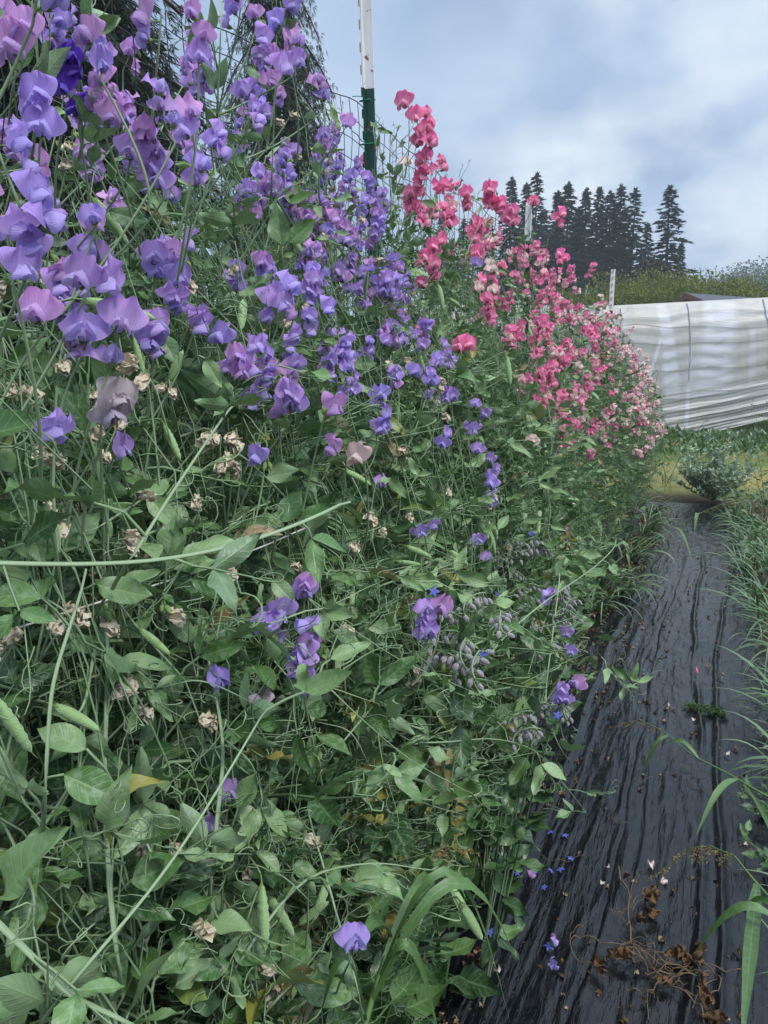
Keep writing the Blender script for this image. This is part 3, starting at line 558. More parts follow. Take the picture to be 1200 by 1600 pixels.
# ------------------------------------------------------------------ ground, path
def structure(name, me, loc=None): return tag(link(name, me, None, loc), kind='structure')
def groundb():
    P = wpos(); n1 = noise(.5, 4, P); n2 = noise(14, 5, P); sx = N('ShaderNodeSeparateXYZ'); L(P, sx.inputs[0])
    soil = mixc(n2, (.035, .026, .018), (.11, .085, .06)); grass = mixc(n2, (.05, .09, .025), (.16, .20, .06)); straw = mixc(n2, (.15, .13, .045), (.32, .27, .11))
    far = mth('MULTIPLY', mth('SUBTRACT', sx.outputs[1], 9.3), 2.5, clamp=True)
    c = mixc(far, soil, mixc(mth('MULTIPLY', mth('SUBTRACT', n1, .42), 6, clamp=True), straw, grass))
    c = mixc(mth('MULTIPLY', mth('SUBTRACT', sx.outputs[1], 17), .2, clamp=True), c, grass)
    return bsdf(c, .95, .1, bump=n2, bstr=1., bdist=.03)
M['ground'] = mat('soil_and_straw', groundb)
g_ = Geo(); e = np.concatenate([[-400, -100, -30], np.linspace(-8, 8, 41), [30, 100, 400]]); ey = np.concatenate([[-60, -10], np.linspace(-1, 26, 70), [40, 100, 250, 600]])
X, Y = np.meshgrid(e, ey); Z = (vnoise(X * 2.1, Y * 2.1, 3) - .5) * .05 + (vnoise(X * 6, Y * 6, 4) - .5) * .02
inp = (X > -1.6) & (X < .5) & (Y < 9.2); Z = np.where(inp, -.02 + Z * .1, Z) - .012
g_.add(np.stack([X, Y, Z], -1).reshape(-1, 3), grid(len(e) - 1, len(ey) - 1)); structure('ground', g_.mesh('ground', [M['ground']]))
# bed of black plastic film, wrinkled along its length
nx, ny = 250, 420; X, Y = np.meshgrid(np.linspace(-1.0, .27, nx + 1), np.linspace(-.2, 8.75, ny + 1))
wv = X + .018 * np.sin(Y * 1.7 + 1) + .022 * vnoise(X * 5, Y * 2.3, 9) + .012 * vnoise(X * 14, Y * 5.3, 19) + .005 * vnoise(X * 30, Y * 14, 20)
mk = np.clip(vnoise(wv * 5, Y * .9, 12) * 2.4 - .7, .05, 1); Z = .006 * mk * (1 - np.abs(2 * vnoise(wv * 26, Y * 2.4, 1) - 1)) ** 3 + .0030 * (1.1 - mk) * (1 - np.abs(2 * vnoise(wv * 60 + 7, Y * 4.1, 2) - 1)) ** 3 + .0030 * vnoise(wv * 34, Y * 13, 14) + .0022 * vnoise(wv * 80, Y * 45, 15) + .010 * vnoise(wv * 9, Y * .6, 5) + .02 * vnoise(X * 2, Y * .8, 6)
Z += .014 * np.clip(vnoise(Y * 1.9, X * 0, 31) * 2.2 - .4, .1, 1) * np.exp(-((wv + .02 - .05 * np.sin(Y * .8)) / .012) ** 2) + .012 * np.exp(-((wv - .10 - .03 * np.sin(Y * .9 + 2)) / .010) ** 2) + .010 * np.clip(vnoise(Y * 1.4, X * 0, 33) * 2.2 - .4, 0, 1) * np.exp(-((wv + .42) / .014) ** 2) - .006 * np.exp(-((wv + .2) / .004) ** 2)
Z += .004
ends = 1.0 + .0 * X; Z = np.where(Y > 8.6, Z - (Y - 8.6) * .2, Z)
def filmb():
    P = wpos(); d = noise(3.5, 4, P); dust = mth('MULTIPLY', mth('SUBTRACT', noise(26, 5, P), .45), 3, clamp=True)
    wet = mth('MULTIPLY', mth('SUBTRACT', d, .45), 4, clamp=True); fine = noise(1, 4, P, .6, (160., 9., 160.)); spk = mth('GREATER_THAN', noise(75, 2, P), .72)
    c = mixc(mth('MULTIPLY', dust, .45), (.005, .006, .008), (.026, .026, .027)); c = mixc(mth('MULTIPLY', spk, .7), c, (.05, .035, .022))
    r = mth('ADD', .13, mth('MULTIPLY', dust, .22)); r = mth('ADD', r, mth('MULTIPLY', spk, .3))
    cr_ = noise(1., 4, P, .65, (38., 7., 38.)); return bsdf(c, r, .42, bump=mth('ADD', mth('MULTIPLY', fine, .25), mth('MULTIPLY', cr_, 1.6)), bstr=.6, bdist=.006)
M['film'] = mat('black_mulch_film', filmb)
g_ = Geo(); g_.add(np.stack([X, Y, Z], -1).reshape(-1, 3), grid(nx, ny)); structure('path', g_.mesh('black_path', [M['film']]))
def pathz(x, y): return .022
# ------------------------------------------------------------------ steel posts and netting
M['green'] = mat('green_enamel', lambda: bsdf(mixc(mth('GREATER_THAN', noise(45, 4), .66), (.008, .055, .038), (.10, .04, .02)), .38, .5, bump=noise(200), bstr=.1))
def whiteb():
    n = noise(55, 4); n3 = noise(9, 3, None, .6, (4., 4., .8)); c = mixc(mth('MULTIPLY', mth('SUBTRACT', n3, .45), 2, clamp=True), (.74, .75, .76), (.55, .53, .50))
    return bsdf(mixc(mth('MULTIPLY', mth('SUBTRACT', n, .645), 20, clamp=True), c, (.20, .09, .05)), .5, .4, bump=n, bstr=.15)
M['wpaint'] = mat('chipped_white_paint', whiteb)
M['studw'] = mat('rubbed_stud', lambda: bsdf(mixc(noise(120), (.62, .48, .40), (.35, .2, .13)), .6, .3))
M['twine'] = mat('green_twine', lambda: bsdf((.02, .22, .12), .7, .3))
M['net'] = mat('black_net', lambda: bsdf((.008, .008, .008), .45, .4))
M['string'] = mat('white_string', lambda: bsdf(mixc(noise(600), (.68, .68, .66), (.5, .5, .48)), .8, .2))
def box(g_, a, b, m=0):
    a = np.asarray(a, float); b = np.asarray(b, float); c = np.array([[x, y, z] for x in (a[0], b[0]) for y in (a[1], b[1]) for z in (a[2], b[2])])
    g_.add(c, [[0, 1, 3, 2], [4, 6, 7, 5], [0, 4, 5, 1], [2, 3, 7, 6], [0, 2, 6, 4], [1, 5, 7, 3]], None, m)
def tprofile(g_, z0, z1, sc_=1., m=0):
    pr = np.array([(-.0175, -.002), (.0175, -.002), (.0175, .002), (.003, .003), (.0022, .026), (-.0022, .026), (-.003, .003), (-.0175, .002)]) * sc_
    k = len(pr); v = np.concatenate([np.c_[pr, np.full(k, z)] for z in (z0, z1)]); i = np.arange(k); g_.add(v, np.stack([i, (i + 1) % k, k + (i + 1) % k, k + i], -1), None, m)
    for o in (0, k): g_.add(v[o:o + k], [[0, 3, 6, 7], [0, 1, 2, 3], [3, 4, 5, 6]], None, m)
def tpost(y, zt, zw, label, lean, rz):
    r = link('steel_post', None, None, (-.95, y, 0), (lean[0], lean[1], rz)); tag(r, label, 'fence post', 'steel posts holding the netting')
    a = Geo(); tprofile(a, -.05, zw); link('shaft', a.mesh('post_shaft', [M['green']], False), r)
    a = Geo(); tprofile(a, zw, zt, 1.03); link('painted_top', a.mesh('post_top', [M['wpaint']], False), r)
    z = .2; st = Geo(); box(st, (-.0045, -.0095, -.011), (.0045, -.0022, .011)); sg = st.mesh('stud', [M['green']], False); sw = st.mesh('stud_worn', [M['studw']], False)
    while z < zt - .01:
        link('stud', sw if z > zw else sg, r, (0, 0, z)); z += .054
    return r
pa = AX(565, -54, -.95); pb = AX(580, 345, -.95)
tpost(2.04, 2.43, 2.14, 'tall green steel post with a white painted top rising between purple and pink flowers', (R_(1.4), R_(-1.2), R_(105)), ) if False else None
post1 = tpost(2.05, 2.43, 2.14, 'tall green steel post with chipped white top between purple and pink flowers', (R_(0), R_(-1.4), 0), R_(-62)) if False else None
def tp(y, zt, zw, label, dx, dy, rz):
    o = tpost(y, zt, zw, label, (0, 0), 0); m = Matrix.Translation((-.95, y, 0)) @ Matrix([[1, 0, dx, 0], [0, 1, dy, 0], [0, 0, 1, 0], [0, 0, 0, 1]]) @ Matrix.Rotation(rz, 4, 'Z')
    # a small honest lean: tilt about the foot
    q = Vector((dx, dy, 1)).normalized().to_track_quat('Z', 'Y').to_matrix().to_4x4(); o.matrix_world = Matrix.Translation((-.95, y, 0)) @ q @ Matrix.Rotation(rz, 4, 'Z'); return o
tp(2.19, 2.44, 2.15, 'tall green steel post with chipped white top between purple and pink flowers', -.002, -.072, R_(-80))
tp(3.95, 2.21, 2.03, 'steel post whose white top shows among the pink flowers before the conifers', 0, 0, R_(-70))
tp(6.76, 2.21, 1.88, 'steel post with white top beside the plastic tunnel, at the pale flowers', .01, 0, R_(-75))
g_ = Geo(); zt0 = lambda y: np.interp(y, [-.5, 1.23, 1.99, 6.4, 8.8], [2.0, 2.04, 2.10, 1.85, 1.7]); cell = .047
ysn = np.arange(-.3, 8.8, cell); rows = 26
for j in range(rows):
    yy = np.arange(-.3, 8.8, .0235 * 2); z = zt0(yy) - j * cell * 1.02 + .004 * np.sin(yy * 23 + j) ; x = -.952 + .012 * np.sin(yy * 2.1) + .005 * np.sin(yy * 13 + j * .7)
    g_.tube(np.stack([x, yy, z], -1), .0015 if j == 0 else .0012, 3, 0)
for y in ysn:
    zz_ = zt0(y) - np.arange(rows) * cell * 1.02 + .004 * np.sin(y * 23 + np.arange(rows)); x = -.952 + .012 * np.sin(y * 2.1) + .005 * np.sin(y * 13 + np.arange(rows) * .7); g_.tube(np.stack([x, y + .006 * np.sin(np.arange(rows) * 1.3 + y * 9), zz_], -1), .0011, 3, 0)
tag(link('trellis_net', g_.mesh('trellis_net', [M['net']])), 'black square-mesh plastic netting stretched behind the flowers between the posts', 'netting', kind=None)
for (py, wob, lab) in [(157, -.01, 'upper green twine tie knotted round the tall post'), (225, .0, 'lower green twine tie knotted round the tall post')]:
    c = AX(574, py, -.955); t = np.linspace(0, 2 * math.pi, 20); a = Geo(); pts = np.stack([np.cos(t) * .021, np.sin(t) * .024, .006 * np.sin(t)], -1)
    a.tube(pts, .0016, 5); tl = np.array([(.0, -.024, 0), (.004, -.045, -.004), (.006, -.075, -.012 if wob else .004), (.004, -.10, -.02 if wob else .006)]); a.tube(tl, .0013, 5)
    tag(link('twine_tie', a.mesh('twine_tie', [M['twine']]), None, c), lab, 'twine tie', 'green ties on the tall post')
a = Geo(); W = np.array([D(-40, 1003, .72), D(100, 958, .76), D(230, 918, .8), D(320, 890, .86), D(420, 850, .95), D(500, 815, 1.1)]); a.tube(W, .0011, 5)
tag(link('string', a.mesh('string', [M['string']])), 'white support string slanting across the vines above the withered flowers', 'string')
a = Geo(); W = np.array([D(-40, 1320, .8), D(30, 1290, .82), D(100, 1245, .85), D(200, 1190, .95), D(300, 1150, 1.05)]); a.tube(W, .0010, 5)
tag(link('string', a.mesh('string', [M['string']])), 'thinner grey string low among the vines at the lower edge', 'string')
# ------------------------------------------------------------------ other plants in and beside the row
def weed(base, h, seed, label, n=9, ls=.09, spread=.16, name='leafy_weed', mt='weed', group='broad-leaved weeds in the bed'):
    r = np.random.RandomState(seed); base = np.asarray(base, float); root = link(name, None, None, base); tag(root, label, 'weed', group)
    st, lf = Geo(), Geo(); st_list = []
    for b_ in range(3):
        a = r.rand() * 6.3; k = np.linspace(0, 1, 8); hh = h * r.uniform(.7, 1); c = np.stack([np.cos(a) * spread * k ** 1.5, np.sin(a) * spread * k ** 1.5, hh * k], -1); st.tube(c, .0035 * (1 - .6 * k), 5, 0)
        for j in range(1, 8):
            for s_ in (0, 1):
                an = j * 2.4 + s_ * math.pi + r.rand() * .6; d = np.array([math.cos(an), math.sin(an), r.uniform(.0, .5)]); Ln = ls * r.uniform(.6, 1.15) * (1 - .35 * (j / 8)); e0 = c[j] + nrm(d) * .03
                st.tube([c[j], e0], [.0013, .001], 3, 0); v, q, pv = blade(Ln, Ln * r.uniform(.48, .62), .3, r.uniform(-.45, -.05), .12, 10, 4, .62, 1., seed=seed * 31 + j, teeth=.12)
                R3 = frames(d[None], .35)[0]; lf.add(v @ R3.T + e0, q, None, 0, r.rand(), pv)
    link('stem', st.mesh('weed_stem', [M['wstem']]), root); link('foliage', lf.mesh('weed_foliage', [M[mt]]), root); return root
def onsurf(px, py, inset=.02): return SF(px, py, inset)
for i, (px, py, h, lab) in enumerate([(640, 1270, .42, 'dark broad-leaved weed low at the hedge foot above the arching grass'), (715, 1200, .42, 'broad-leaved weed leaning to the black path below the lilac blooms'), (610, 1180, .5, 'large-leaved weed under the sweet pea runners, left of the path'), (700, 1090, .5, 'broad-leaved weed between the borage and the five-bloom lilac cluster'),
        (540, 1330, .35, 'broad-leaved weed behind the seed head of the grass'), (770, 1010, .5, 'broad-leaved weed beneath the hanging grey borage buds'), (820, 920, .55, 'pointed-leaved weed rising behind the borage nearer the pink blooms'), (880, 870, .5, 'pointed-leaved weed at the hedge foot under the single pink cluster'), (950, 760, .6, 'bright leafy weed standing out at the hedge by the pale sweet peas'), (985, 740, .6, 'leafy weed with pale blue blooms at the far hedge end'), (745, 1275, .3, 'short leafy weed at the edge of the black film'), (455, 1480, .3, 'broad-leaved weed with mildew in the lower tangle')]):
    p = onsurf(px, py, .05); weed((p[0], p[1], max(0, p[2] - h * .75)) if False else (p[0], p[1], 0.0), max(p[2] + .05, .22), 100 + i, lab, ls=.10 if i < 8 or i > 9 else .11)
g_bud = None
def star(seed):
    g_ = Geo()
    for k in range(5):
        v, q, pv = blade(.0095, .0045, .1, .15, 0, 4, 2, .8); g_.add(v @ rotm((0, 0, 1), k * 1.2566).T, q, None, 0)
    v, q, pv = blade(.006, .0012, 0, 0, 0, 2, 2); g_.add(v @ rotm((1, 0, 0), 1.57).T, q, None, 0); return g_
STAR = star(0).mesh('borage_star', [M['blue']])
def budcurl(seed):
    r = np.random.RandomState(seed); g_ = Geo(); n = 11; t = np.linspace(0, 1, n)
    c = np.stack([.055 * t, .01 * np.sin(t * 5), .018 * np.sin(t * 2.6) - .015 * t ** 2], -1); g_.tube(c, .0012, 5, 1, .6)
    for j in range(1, n):
        d = nrm(np.array([.3, (-1) ** j * .6, -.9]) + r.randn(3) * .25); s0 = c[j]; e0 = s0 + d * .008; g_.tube([s0, e0], .0007, 3, 1)
        k = np.linspace(0, 1, 7); g_.tube(e0 + d * k[:, None] * .012, .0038 * np.sin(math.pi * (.1 + .86 * k)) ** .7, 7, 0)
    return g_.mesh('bud_cluster', [M['bud'], M['stem']])
BC = [budcurl(i) for i in range(4)]
def borage(pts, dist, label, seed):
    r = np.random.RandomState(seed); P0 = [D(px, py, dist) for px, py in pts]; c0 = np.mean(P0, 0); base = np.array([c0[0] - .12, c0[1] + .04, 0]); root = link('borage_plant', None, None, base); tag(root, label, 'borage', 'borage plants growing through the sweet peas')
    st, lf = Geo(), Geo()
    for p in P0:
        k = np.linspace(0, 1, 9)[:, None]; c = base * (1 - k) + p * k + np.array([0, 0, .03]) * np.sin(k * 3.1); st.tube(c - base, .003 * (1 - .5 * k[:, 0]), 5, 0, .6)
        for j in range(2, 9):
            d = r.randn(3) * .6 + (.4, -.3, .2); v, q, pv = blade(.07, .034, .2, r.uniform(-.4, 0), .2, 8, 4, .75, seed=j); R3 = frames(d[None], .3)[0]; lf.add(v @ R3.T + c[j] - base, q, None, 0, r.rand(), pv)
        for j in range(3):
            o = link('bud_cluster', BC[r.randint(4)], root); place_dir(o, p - base + r.randn(3) * .018, (r.randn(), r.randn(), .1), 0, scl=r.uniform(.9, 1.25))
        for j in range(r.randint(0, 2)):
            o = link('flower', STAR, root); d = nrm(CAM - p + r.randn(3) * .3); Rm = frames(np.cross(d, (0, 0, 1))[None], .1)[0]; o.matrix_local = Matrix.Translation(Vector(p - base + r.randn(3) * .028 + d * .02)) @ Vector((0, 0, 1)).rotation_difference(Vector(d)).to_matrix().to_4x4()
    link('stem', st.mesh('borage_stem', [M['stem']]), root); link('foliage', lf.mesh('borage_leaves', [M['weed']]), root)
borage([(775, 855), (815, 865), (840, 850), (790, 880)], 1.95, 'borage with long curl of grey hairy buds under the lilac sweet pea flowers', 1)
borage([(800, 925), (865, 920)], 1.9, 'borage with a small hairy bud curl just below the long curl', 2)
borage([(825, 985), (850, 975), (870, 1000), (840, 1000)], 1.72, 'borage with dense hairy buds and blue stars beside the lilac pair at the path', 3)
borage([(850, 1110), (835, 1130), (865, 1125)], 1.58, 'borage lowest at the path edge, buds next to the five lilac petals', 4)
borage([(720, 1005), (735, 1035), (720, 975)], 1.2, 'borage half hidden behind the five-bloom lilac sweet pea cluster', 5)
for i in range(9):
    y = -.1 + i * .62; root = link('backing_plant', None, None, (-1.75 - .2 * (i % 2), y, 0)); tag(root, f'{ORD[i]} leafy green plant behind the netting, counting away from the viewer', 'plant', 'green plants behind the netting'); r = np.random.RandomState(700 + i); st, lf = Geo(), Geo(); P_, Dd = [], []
    for k in range(26):
        az = r.rand() * 6.28; t = np.linspace(0, 1, 8); H_ = r.uniform(.7, 1.35); sp = r.rand() * .38; c = np.stack([np.cos(az) * sp * t, np.sin(az) * sp * t, H_ * t], -1); st.tube(c, .003, 3, 0)
        for j in range(34): f = r.uniform(.3, 6.9); i_ = int(f); P_.append(c[i_] + (c[i_ + 1] - c[i_]) * (f - i_)); Dd.append(r.randn(3) * .8 + (.2, 0, .1))
    P_ = np.array(P_); lf.inst(LC[0], frames(np.array(Dd), .5), P_, r.uniform(1.2, 2.0, len(P_)), np.where(r.rand(len(P_)) < .1, .95, r.rand(len(P_)) * .8)); link('stem', st.mesh('backing_stem', [M['stem']]), root); link('foliage', lf.mesh('backing_foliage', [M['leaf'], M['stem']]), root)
# -------- grasses
def arcblade(g_, p0, az, Ln, W, droop, el=1.2, r=rs, mi=0, rnd=None):
    n = 9; t = np.linspace(0, 1, n); el_t = el - droop * t ** 1.3; ds = Ln / (n - 1)
    hx = np.cumsum(np.cos(el_t)) * ds; hz = np.cumsum(np.sin(el_t)) * ds; c = np.stack([np.cos(az) * hx, np.sin(az) * hx, hz], -1) + p0
    side = np.array([-math.sin(az), math.cos(az), 0]); tw = r.uniform(-.5, .5); wd = W / 2 * np.minimum(1, (1 - t) * 2.4) ** .8 * np.minimum(1, .45 + t * 4); wd[-1] = 1e-4
    upn = np.stack([-np.sin(el_t) * math.cos(az), -np.sin(el_t) * math.sin(az), np.cos(el_t)], -1)
    rows_ = [c + (side * u_ * math.cos(tw)) * wd[:, None] + upn * (u_ * math.sin(tw) + .35 * abs(u_)) * wd[:, None] for u_ in (-1, 0, 1)]
    v = np.stack(rows_, 1).reshape(-1, 3); pv = np.tile([1., 0, 1.], n) + 1j * np.repeat(t, 3); v[:, 2] = np.maximum(v[:, 2], .012)
    g_.add(v, grid(2, n - 1), None, mi, r.rand() if rnd is None else rnd, pv)
def clump(p, n, Ln, W, label, seed, az0=None, group='grass clumps edging the black path', heads=0):
    r = np.random.RandomState(seed); root = link('grass_clump', None, None, (p[0], p[1], 0)); tag(root, label, 'grass', group); g_ = Geo()
    for k in range(n):
        az = r.rand() * 6.28 if az0 is None or r.rand() < .4 else az0 + r.randn() * .6; b0 = np.array([r.randn() * .04, r.randn() * .04, 0])
        arcblade(g_, b0, az, Ln * r.uniform(.5, 1.1), W * r.uniform(.6, 1.2), r.uniform(.8, 2.4), r.uniform(.8, 1.5), r)
    link('blades', g_.mesh('grass_blades', [M['grass']]), root)
    for k in range(heads): seedhead(root, r, Ln)
    return root
M['seed'] = mat('grass_seed', lambda: bsdf(mixc(noise(300), (.20, .22, .07), (.22, .10, .07)), .8, .2))
def spikelets(g_, a, b, n, s_, m=0):
    r = rs
    for k in range(n):
        f = k / n; p = a + (b - a) * f; d = nrm(nrm(b - a) * .8 + r.randn(3) * .7); v, q, pv = blade(s_, s_ * .5, .4, 0, 0, 2, 2); R3 = frames(d[None], .8)[0]; g_.add(v @ R3.T + p, q, None, m)
def seedhead(root, r, Ln):
    az = r.rand() * 6.28; t = np.linspace(0, 1, 10); H_ = Ln * r.uniform(.9, 1.3); c = np.stack([np.cos(az) * .25 * Ln * t ** 2, np.sin(az) * .25 * Ln * t ** 2, H_ * t], -1); g_ = Geo(); g_.tube(c, .0012, 4, 1)
    for k in range(7):
        p = c[-1] - (c[-1] - c[-3]) * k / 7; spikelets(g_, p, p + nrm(np.array([math.cos(k * 2.4), math.sin(k * 2.4), .5])) * .035, 14, .006)
    link('seed_head', g_.mesh('seed_head', [M['seed'], M['wstem']]), root)
RG = [(1235, 1150, 26, .42, .010, 'thick grass clump at the right path edge level with the green tuft'), (1215, 1040, 26, .40, .009, 'arching grass clump at the right path edge, third from the viewer'), (1195, 985, 24, .42, .009, 'grass clump on the right path edge with long pale blades'), (1165, 940, 24, .34, .008, 'grass clump spilling onto the film at mid-path right side'),
      (1150, 900, 22, .32, .008, 'small grass clump right of the path, before the leafy plants'), (1185, 905, 22, .45, .009, 'tall grass clump behind the mid-path clump on the right'), (1148, 860, 22, .30, .008, 'grass clump beside the far right path edge near the drooping seed heads'), (1170, 850, 22, .40, .008, 'grass clump among leafy plants at the far right edge'), (1128, 822, 18, .22, .007, 'low grass clump at the far corner of the film, right side'), (1200, 860, 22, .5, .009, 'tallest grass clump in the far right plants'), (1255, 1260, 20, .34, .010, 'grass clump mostly beyond the right edge, nearest the viewer'),
      (965, 935, 26, .34, .010, 'grass clump arching from the hedge foot below the pink cluster'), (985, 880, 26, .34, .009, 'grass clump at the left path edge midway along'), (1005, 840, 26, .36, .009, 'dense grass clump at the left path edge further along'), (1018, 812, 24, .34, .008, 'grass clump nearly at the left far corner of the film'), (930, 960, 20, .30, .009, 'grass clump low under the borage at the left path edge'), (990, 800, 24, .4, .008, 'tall dark grass behind the left edge clumps'), (1035, 760, 20, .45, .007, 'wispy grass at the row end beside the silvery bush')]
for i, (px, py, n, Ln, W, lab) in enumerate(RG):
    p = AZ(px, py) + (np.array([.07, 0, 0]) if px > 1100 else 0); clump(p, int(n * (1.3 if px > 1100 and i % 2 else 1.9)), Ln, W * 1.35, lab, 300 + i, az0=math.pi if px > 1100 else 0, heads=2 if i in (5, 6, 7, 12, 17) else 0)
for i, (px, py, h, lab) in enumerate([(1170, 835, .5, 'leafy plant by the right path edge below the tunnel corner'), (1195, 820, .75, 'tall leafy plant at the far right beside the straw strip'), (1185, 880, .4, 'leafy plant among the right-hand grasses'), (1215, 930, .45, 'leafy plant at the right beyond the arching blades'), (1150, 815, .35, 'low leafy plant at the far right corner of the film'), (1215, 1300, .12, 'small bright toothed weed at the right path edge'), (1222, 1370, .10, 'smaller bright weed near the toothed weed'), (1185, 690, .9, 'tall pale-leaved plant in front of the tunnel at the right')]):
    p = AZ(px, py); weed(p, h, 140 + i, lab, ls=.12 if h > .2 else .05, spread=.26 if h > .3 else .1, group='leafy plants right of the path')
def stalk(pts, r0, label, leaves, head=None, cat='grass stalk'):
    W = np.array([D(*p) for p in pts]); t = np.linspace(0, len(W) - 1, 24); k = np.arange(len(W)); c = np.stack([np.interp(t, k, W[:, i]) for i in range(3)], -1)
    for _ in range(2): c[1:-1] = (c[:-2] + c[1:-1] * 2 + c[2:]) / 4
    root = link('grass_stalk', None, None, W[0]); tag(root, label, cat, 'single grass stalks over the film'); g_ = Geo(); g_.tube(c - W[0], np.linspace(r0, r0 * .5, 24), 5, 0); link('culm', g_.mesh('culm', [M['wstem']]), root)
    for (fr, tgt, wd, sag) in leaves:
        b_ = c[int(fr * 23)]; e_ = D(*tgt); n = 10; u_ = np.linspace(0, 1, n)[:, None]; cc = b_ * (1 - u_) + e_ * u_ + np.array([0, 0, sag]) * np.sin(u_ * math.pi); sd_ = nrm(np.cross(e_ - b_, (0, 0, 1))); sd_ = nrm(sd_ + nrm(np.cross(e_ - b_, CAM - b_)) * 1.2)
        ww = wd / 2 * np.minimum(1, (1 - u_) * 2.2) ** .8 * np.minimum(1, .4 + 3 * u_); nn = nrm(np.cross(sd_, e_ - b_)); v = np.stack([cc + sd_ * x * ww + nn * abs(x) * ww * .3 for x in (-1, 0, 1)], 1).reshape(-1, 3); gg = Geo(); gg.add(v - W[0], grid(2, n - 1), None, 0, rs.uniform(.5, .8), np.tile([1., 0, 1.], n) + 1j * np.repeat(u_[:, 0], 3)); link('leaf', gg.mesh('grass_leaf', [M['grass']]), root)
    if head:
        gg = Geo(); hp = [D(*p) for p in head]; n = 9
        for j in range(len(hp) - 1):
            gg.tube([hp[j] - W[0], hp[j + 1] - W[0]], .0011, 4, 1)
            for k_ in range(n):
                p = hp[j] + (hp[j + 1] - hp[j]) * k_ / n; dwn = nrm(nrm(hp[-1] - hp[0]) * .7 + np.array([rs.randn() * .5, rs.randn() * .5, -.55])); spikelets(gg, p - W[0], p - W[0] + dwn * .028, 16, .0048)
        link('seed_head', gg.mesh('seed_head', [M['seed'], M['wstem']]), root)
    return root
stalk([(1250, 1270, 1.9), (1190, 1240, 1.95), (1140, 1210, 2.0), (1080, 1180, 2.05), (1038, 1143, 2.1)], .003, 'green grass stalk reaching over the film toward the green tuft', [(.99, (1000, 1215, 2.1), .010, .03), (.7, (1035, 1165, 2.08), .010, .03), (.45, (1086, 1310, 1.9), .014, .04)], [(1038, 1143, 2.1), (1000, 1125, 2.15), (975, 1132, 2.2)])
stalk([(1260, 1450, 1.45), (1200, 1400, 1.5), (1175, 1372, 1.5), (1148, 1338, 1.55)], .003, 'grass stalk with bent brown seed head above the dried vine', [(.6, (1158, 1640, 1.3), .020, .02)], [(1148, 1338, 1.55), (1110, 1322, 1.58), (1080, 1325, 1.6), (1025, 1368, 1.62)])
stalk([(1290, 1440, 1.4), (1240, 1435, 1.4), (1210, 1440, 1.4)], .003, 'grass stalk at the edge with arched blades near the dried vine', [(.9, (1085, 1490, 1.45), .014, .05), (.7, (1140, 1445, 1.5), .010, .04), (.3, (1160, 1220, 1.8), .010, .02)])
stalk([(830, 1010, 3.0), (920, 910, 3.4), (1000, 850, 3.6), (1104, 797, 3.7)], .0028, 'long grass stalk bending up over the far path', [(.6, (985, 900, 3.5), .012, .04), (.85, (1082, 880, 3.4), .012, .05), (.98, (1085, 835, 3.6), .016, .04)], [(1104, 797, 3.7), (1135, 785, 3.8), (1160, 780, 3.9), (1185, 800, 3.95)])
stalk([(560, 1640, 1.0), (590, 1530, 1.05), (620, 1440, 1.1), (655, 1360, 1.15)], .004, 'broad grass with a fat green seed head at the hedge foot', [(.25, (830, 1560, 1.2), .016, .16), (.35, (800, 1610, 1.2), .012, .18), (.45, (700, 1340, 1.2), .013, .03), (.6, (560, 1480, 1.0), .018, .03), (.3, (690, 1640, 1.1), .014, .10), (.15, (500, 1590, .95), .016, .08)], [(655, 1360, 1.15), (680, 1330, 1.18), (695, 1322, 1.2), (730, 1328, 1.22)])
stalk([(1005, 700, 6.5), (1018, 650, 6.5), (1028, 580, 6.5)], .003, 'wispy flowering grass standing before the plastic tunnel', [(.5, (1060, 700, 6.5), .008, .08)], [(1022, 620, 6.5), (1028, 580, 6.5)])
stalk([(1040, 760, 7.5), (1075, 690, 7.5), (1105, 655, 7.5)], .003, 'second wispy grass head leaning right before the tunnel', [(.4, (1090, 760, 7.5), .008, .08)], [(1080, 675, 7.5), (1108, 655, 7.5)])
# -------- silvery bush at the path end, low growth and litter
def bush(p, wd, h, label, seed, mt='silver', ln=.05, n=2600, name='silvery_bush', cat='bush'):
    r = np.random.RandomState(seed); root = link(name, None, None, p); tag(root, label, cat); st, lf = Geo(), Geo()
    tp_ = Geo(); v, q, pv = blade(ln, ln * .28, .2, -.1, 0, 3, 2); tp_.add(v, q, None, 0, .5, pv); tp_ = tp_.frozen(); P_, Dd = [], []
    for k in range(90):
        az = r.rand() * 6.28; sp = r.rand() ** .7; t = np.linspace(0, 1, 7); H_ = h * (1 - .35 * sp ** 2) * r.uniform(.7, 1.1); c = np.stack([np.cos(az) * wd / 2 * sp * t ** .75, np.sin(az) * wd / 2 * sp * t ** .75, H_ * (1 + .2 * r.randn()) * t], -1); st.tube(c, .002, 3, 0)
        m_ = n // 90
        for j in range(m_):
            f = r.uniform(.15, 1) * 5.99; i_ = int(f); P_.append(c[i_] + (c[i_ + 1] - c[i_]) * (f - i_)); Dd.append(np.array([r.randn(), r.randn(), .7 + r.randn() * .5]))
    lf.inst(tp_, frames(np.array(Dd), .6), np.array(P_), r.uniform(.6, 1.2, len(P_)), r.rand(len(P_))); link('stem', st.mesh('bush_stem', [M['stem']]), root); link('foliage', lf.mesh('bush_foliage', [M[mt]]), root)
p = AZ(1112, 782); bush(p, .86, .50, 'silvery grey-green bush growing at the end of the black path', 5, ln=.06, n=8000)
g_ = Geo(); r = np.random.RandomState(9)
tp_ = Geo(); v, q, pv = blade(.09, .045, .3, -.3, .1, 3, 2); tp_.add(v, q, None, 0, .5, pv); tp_ = tp_.frozen()
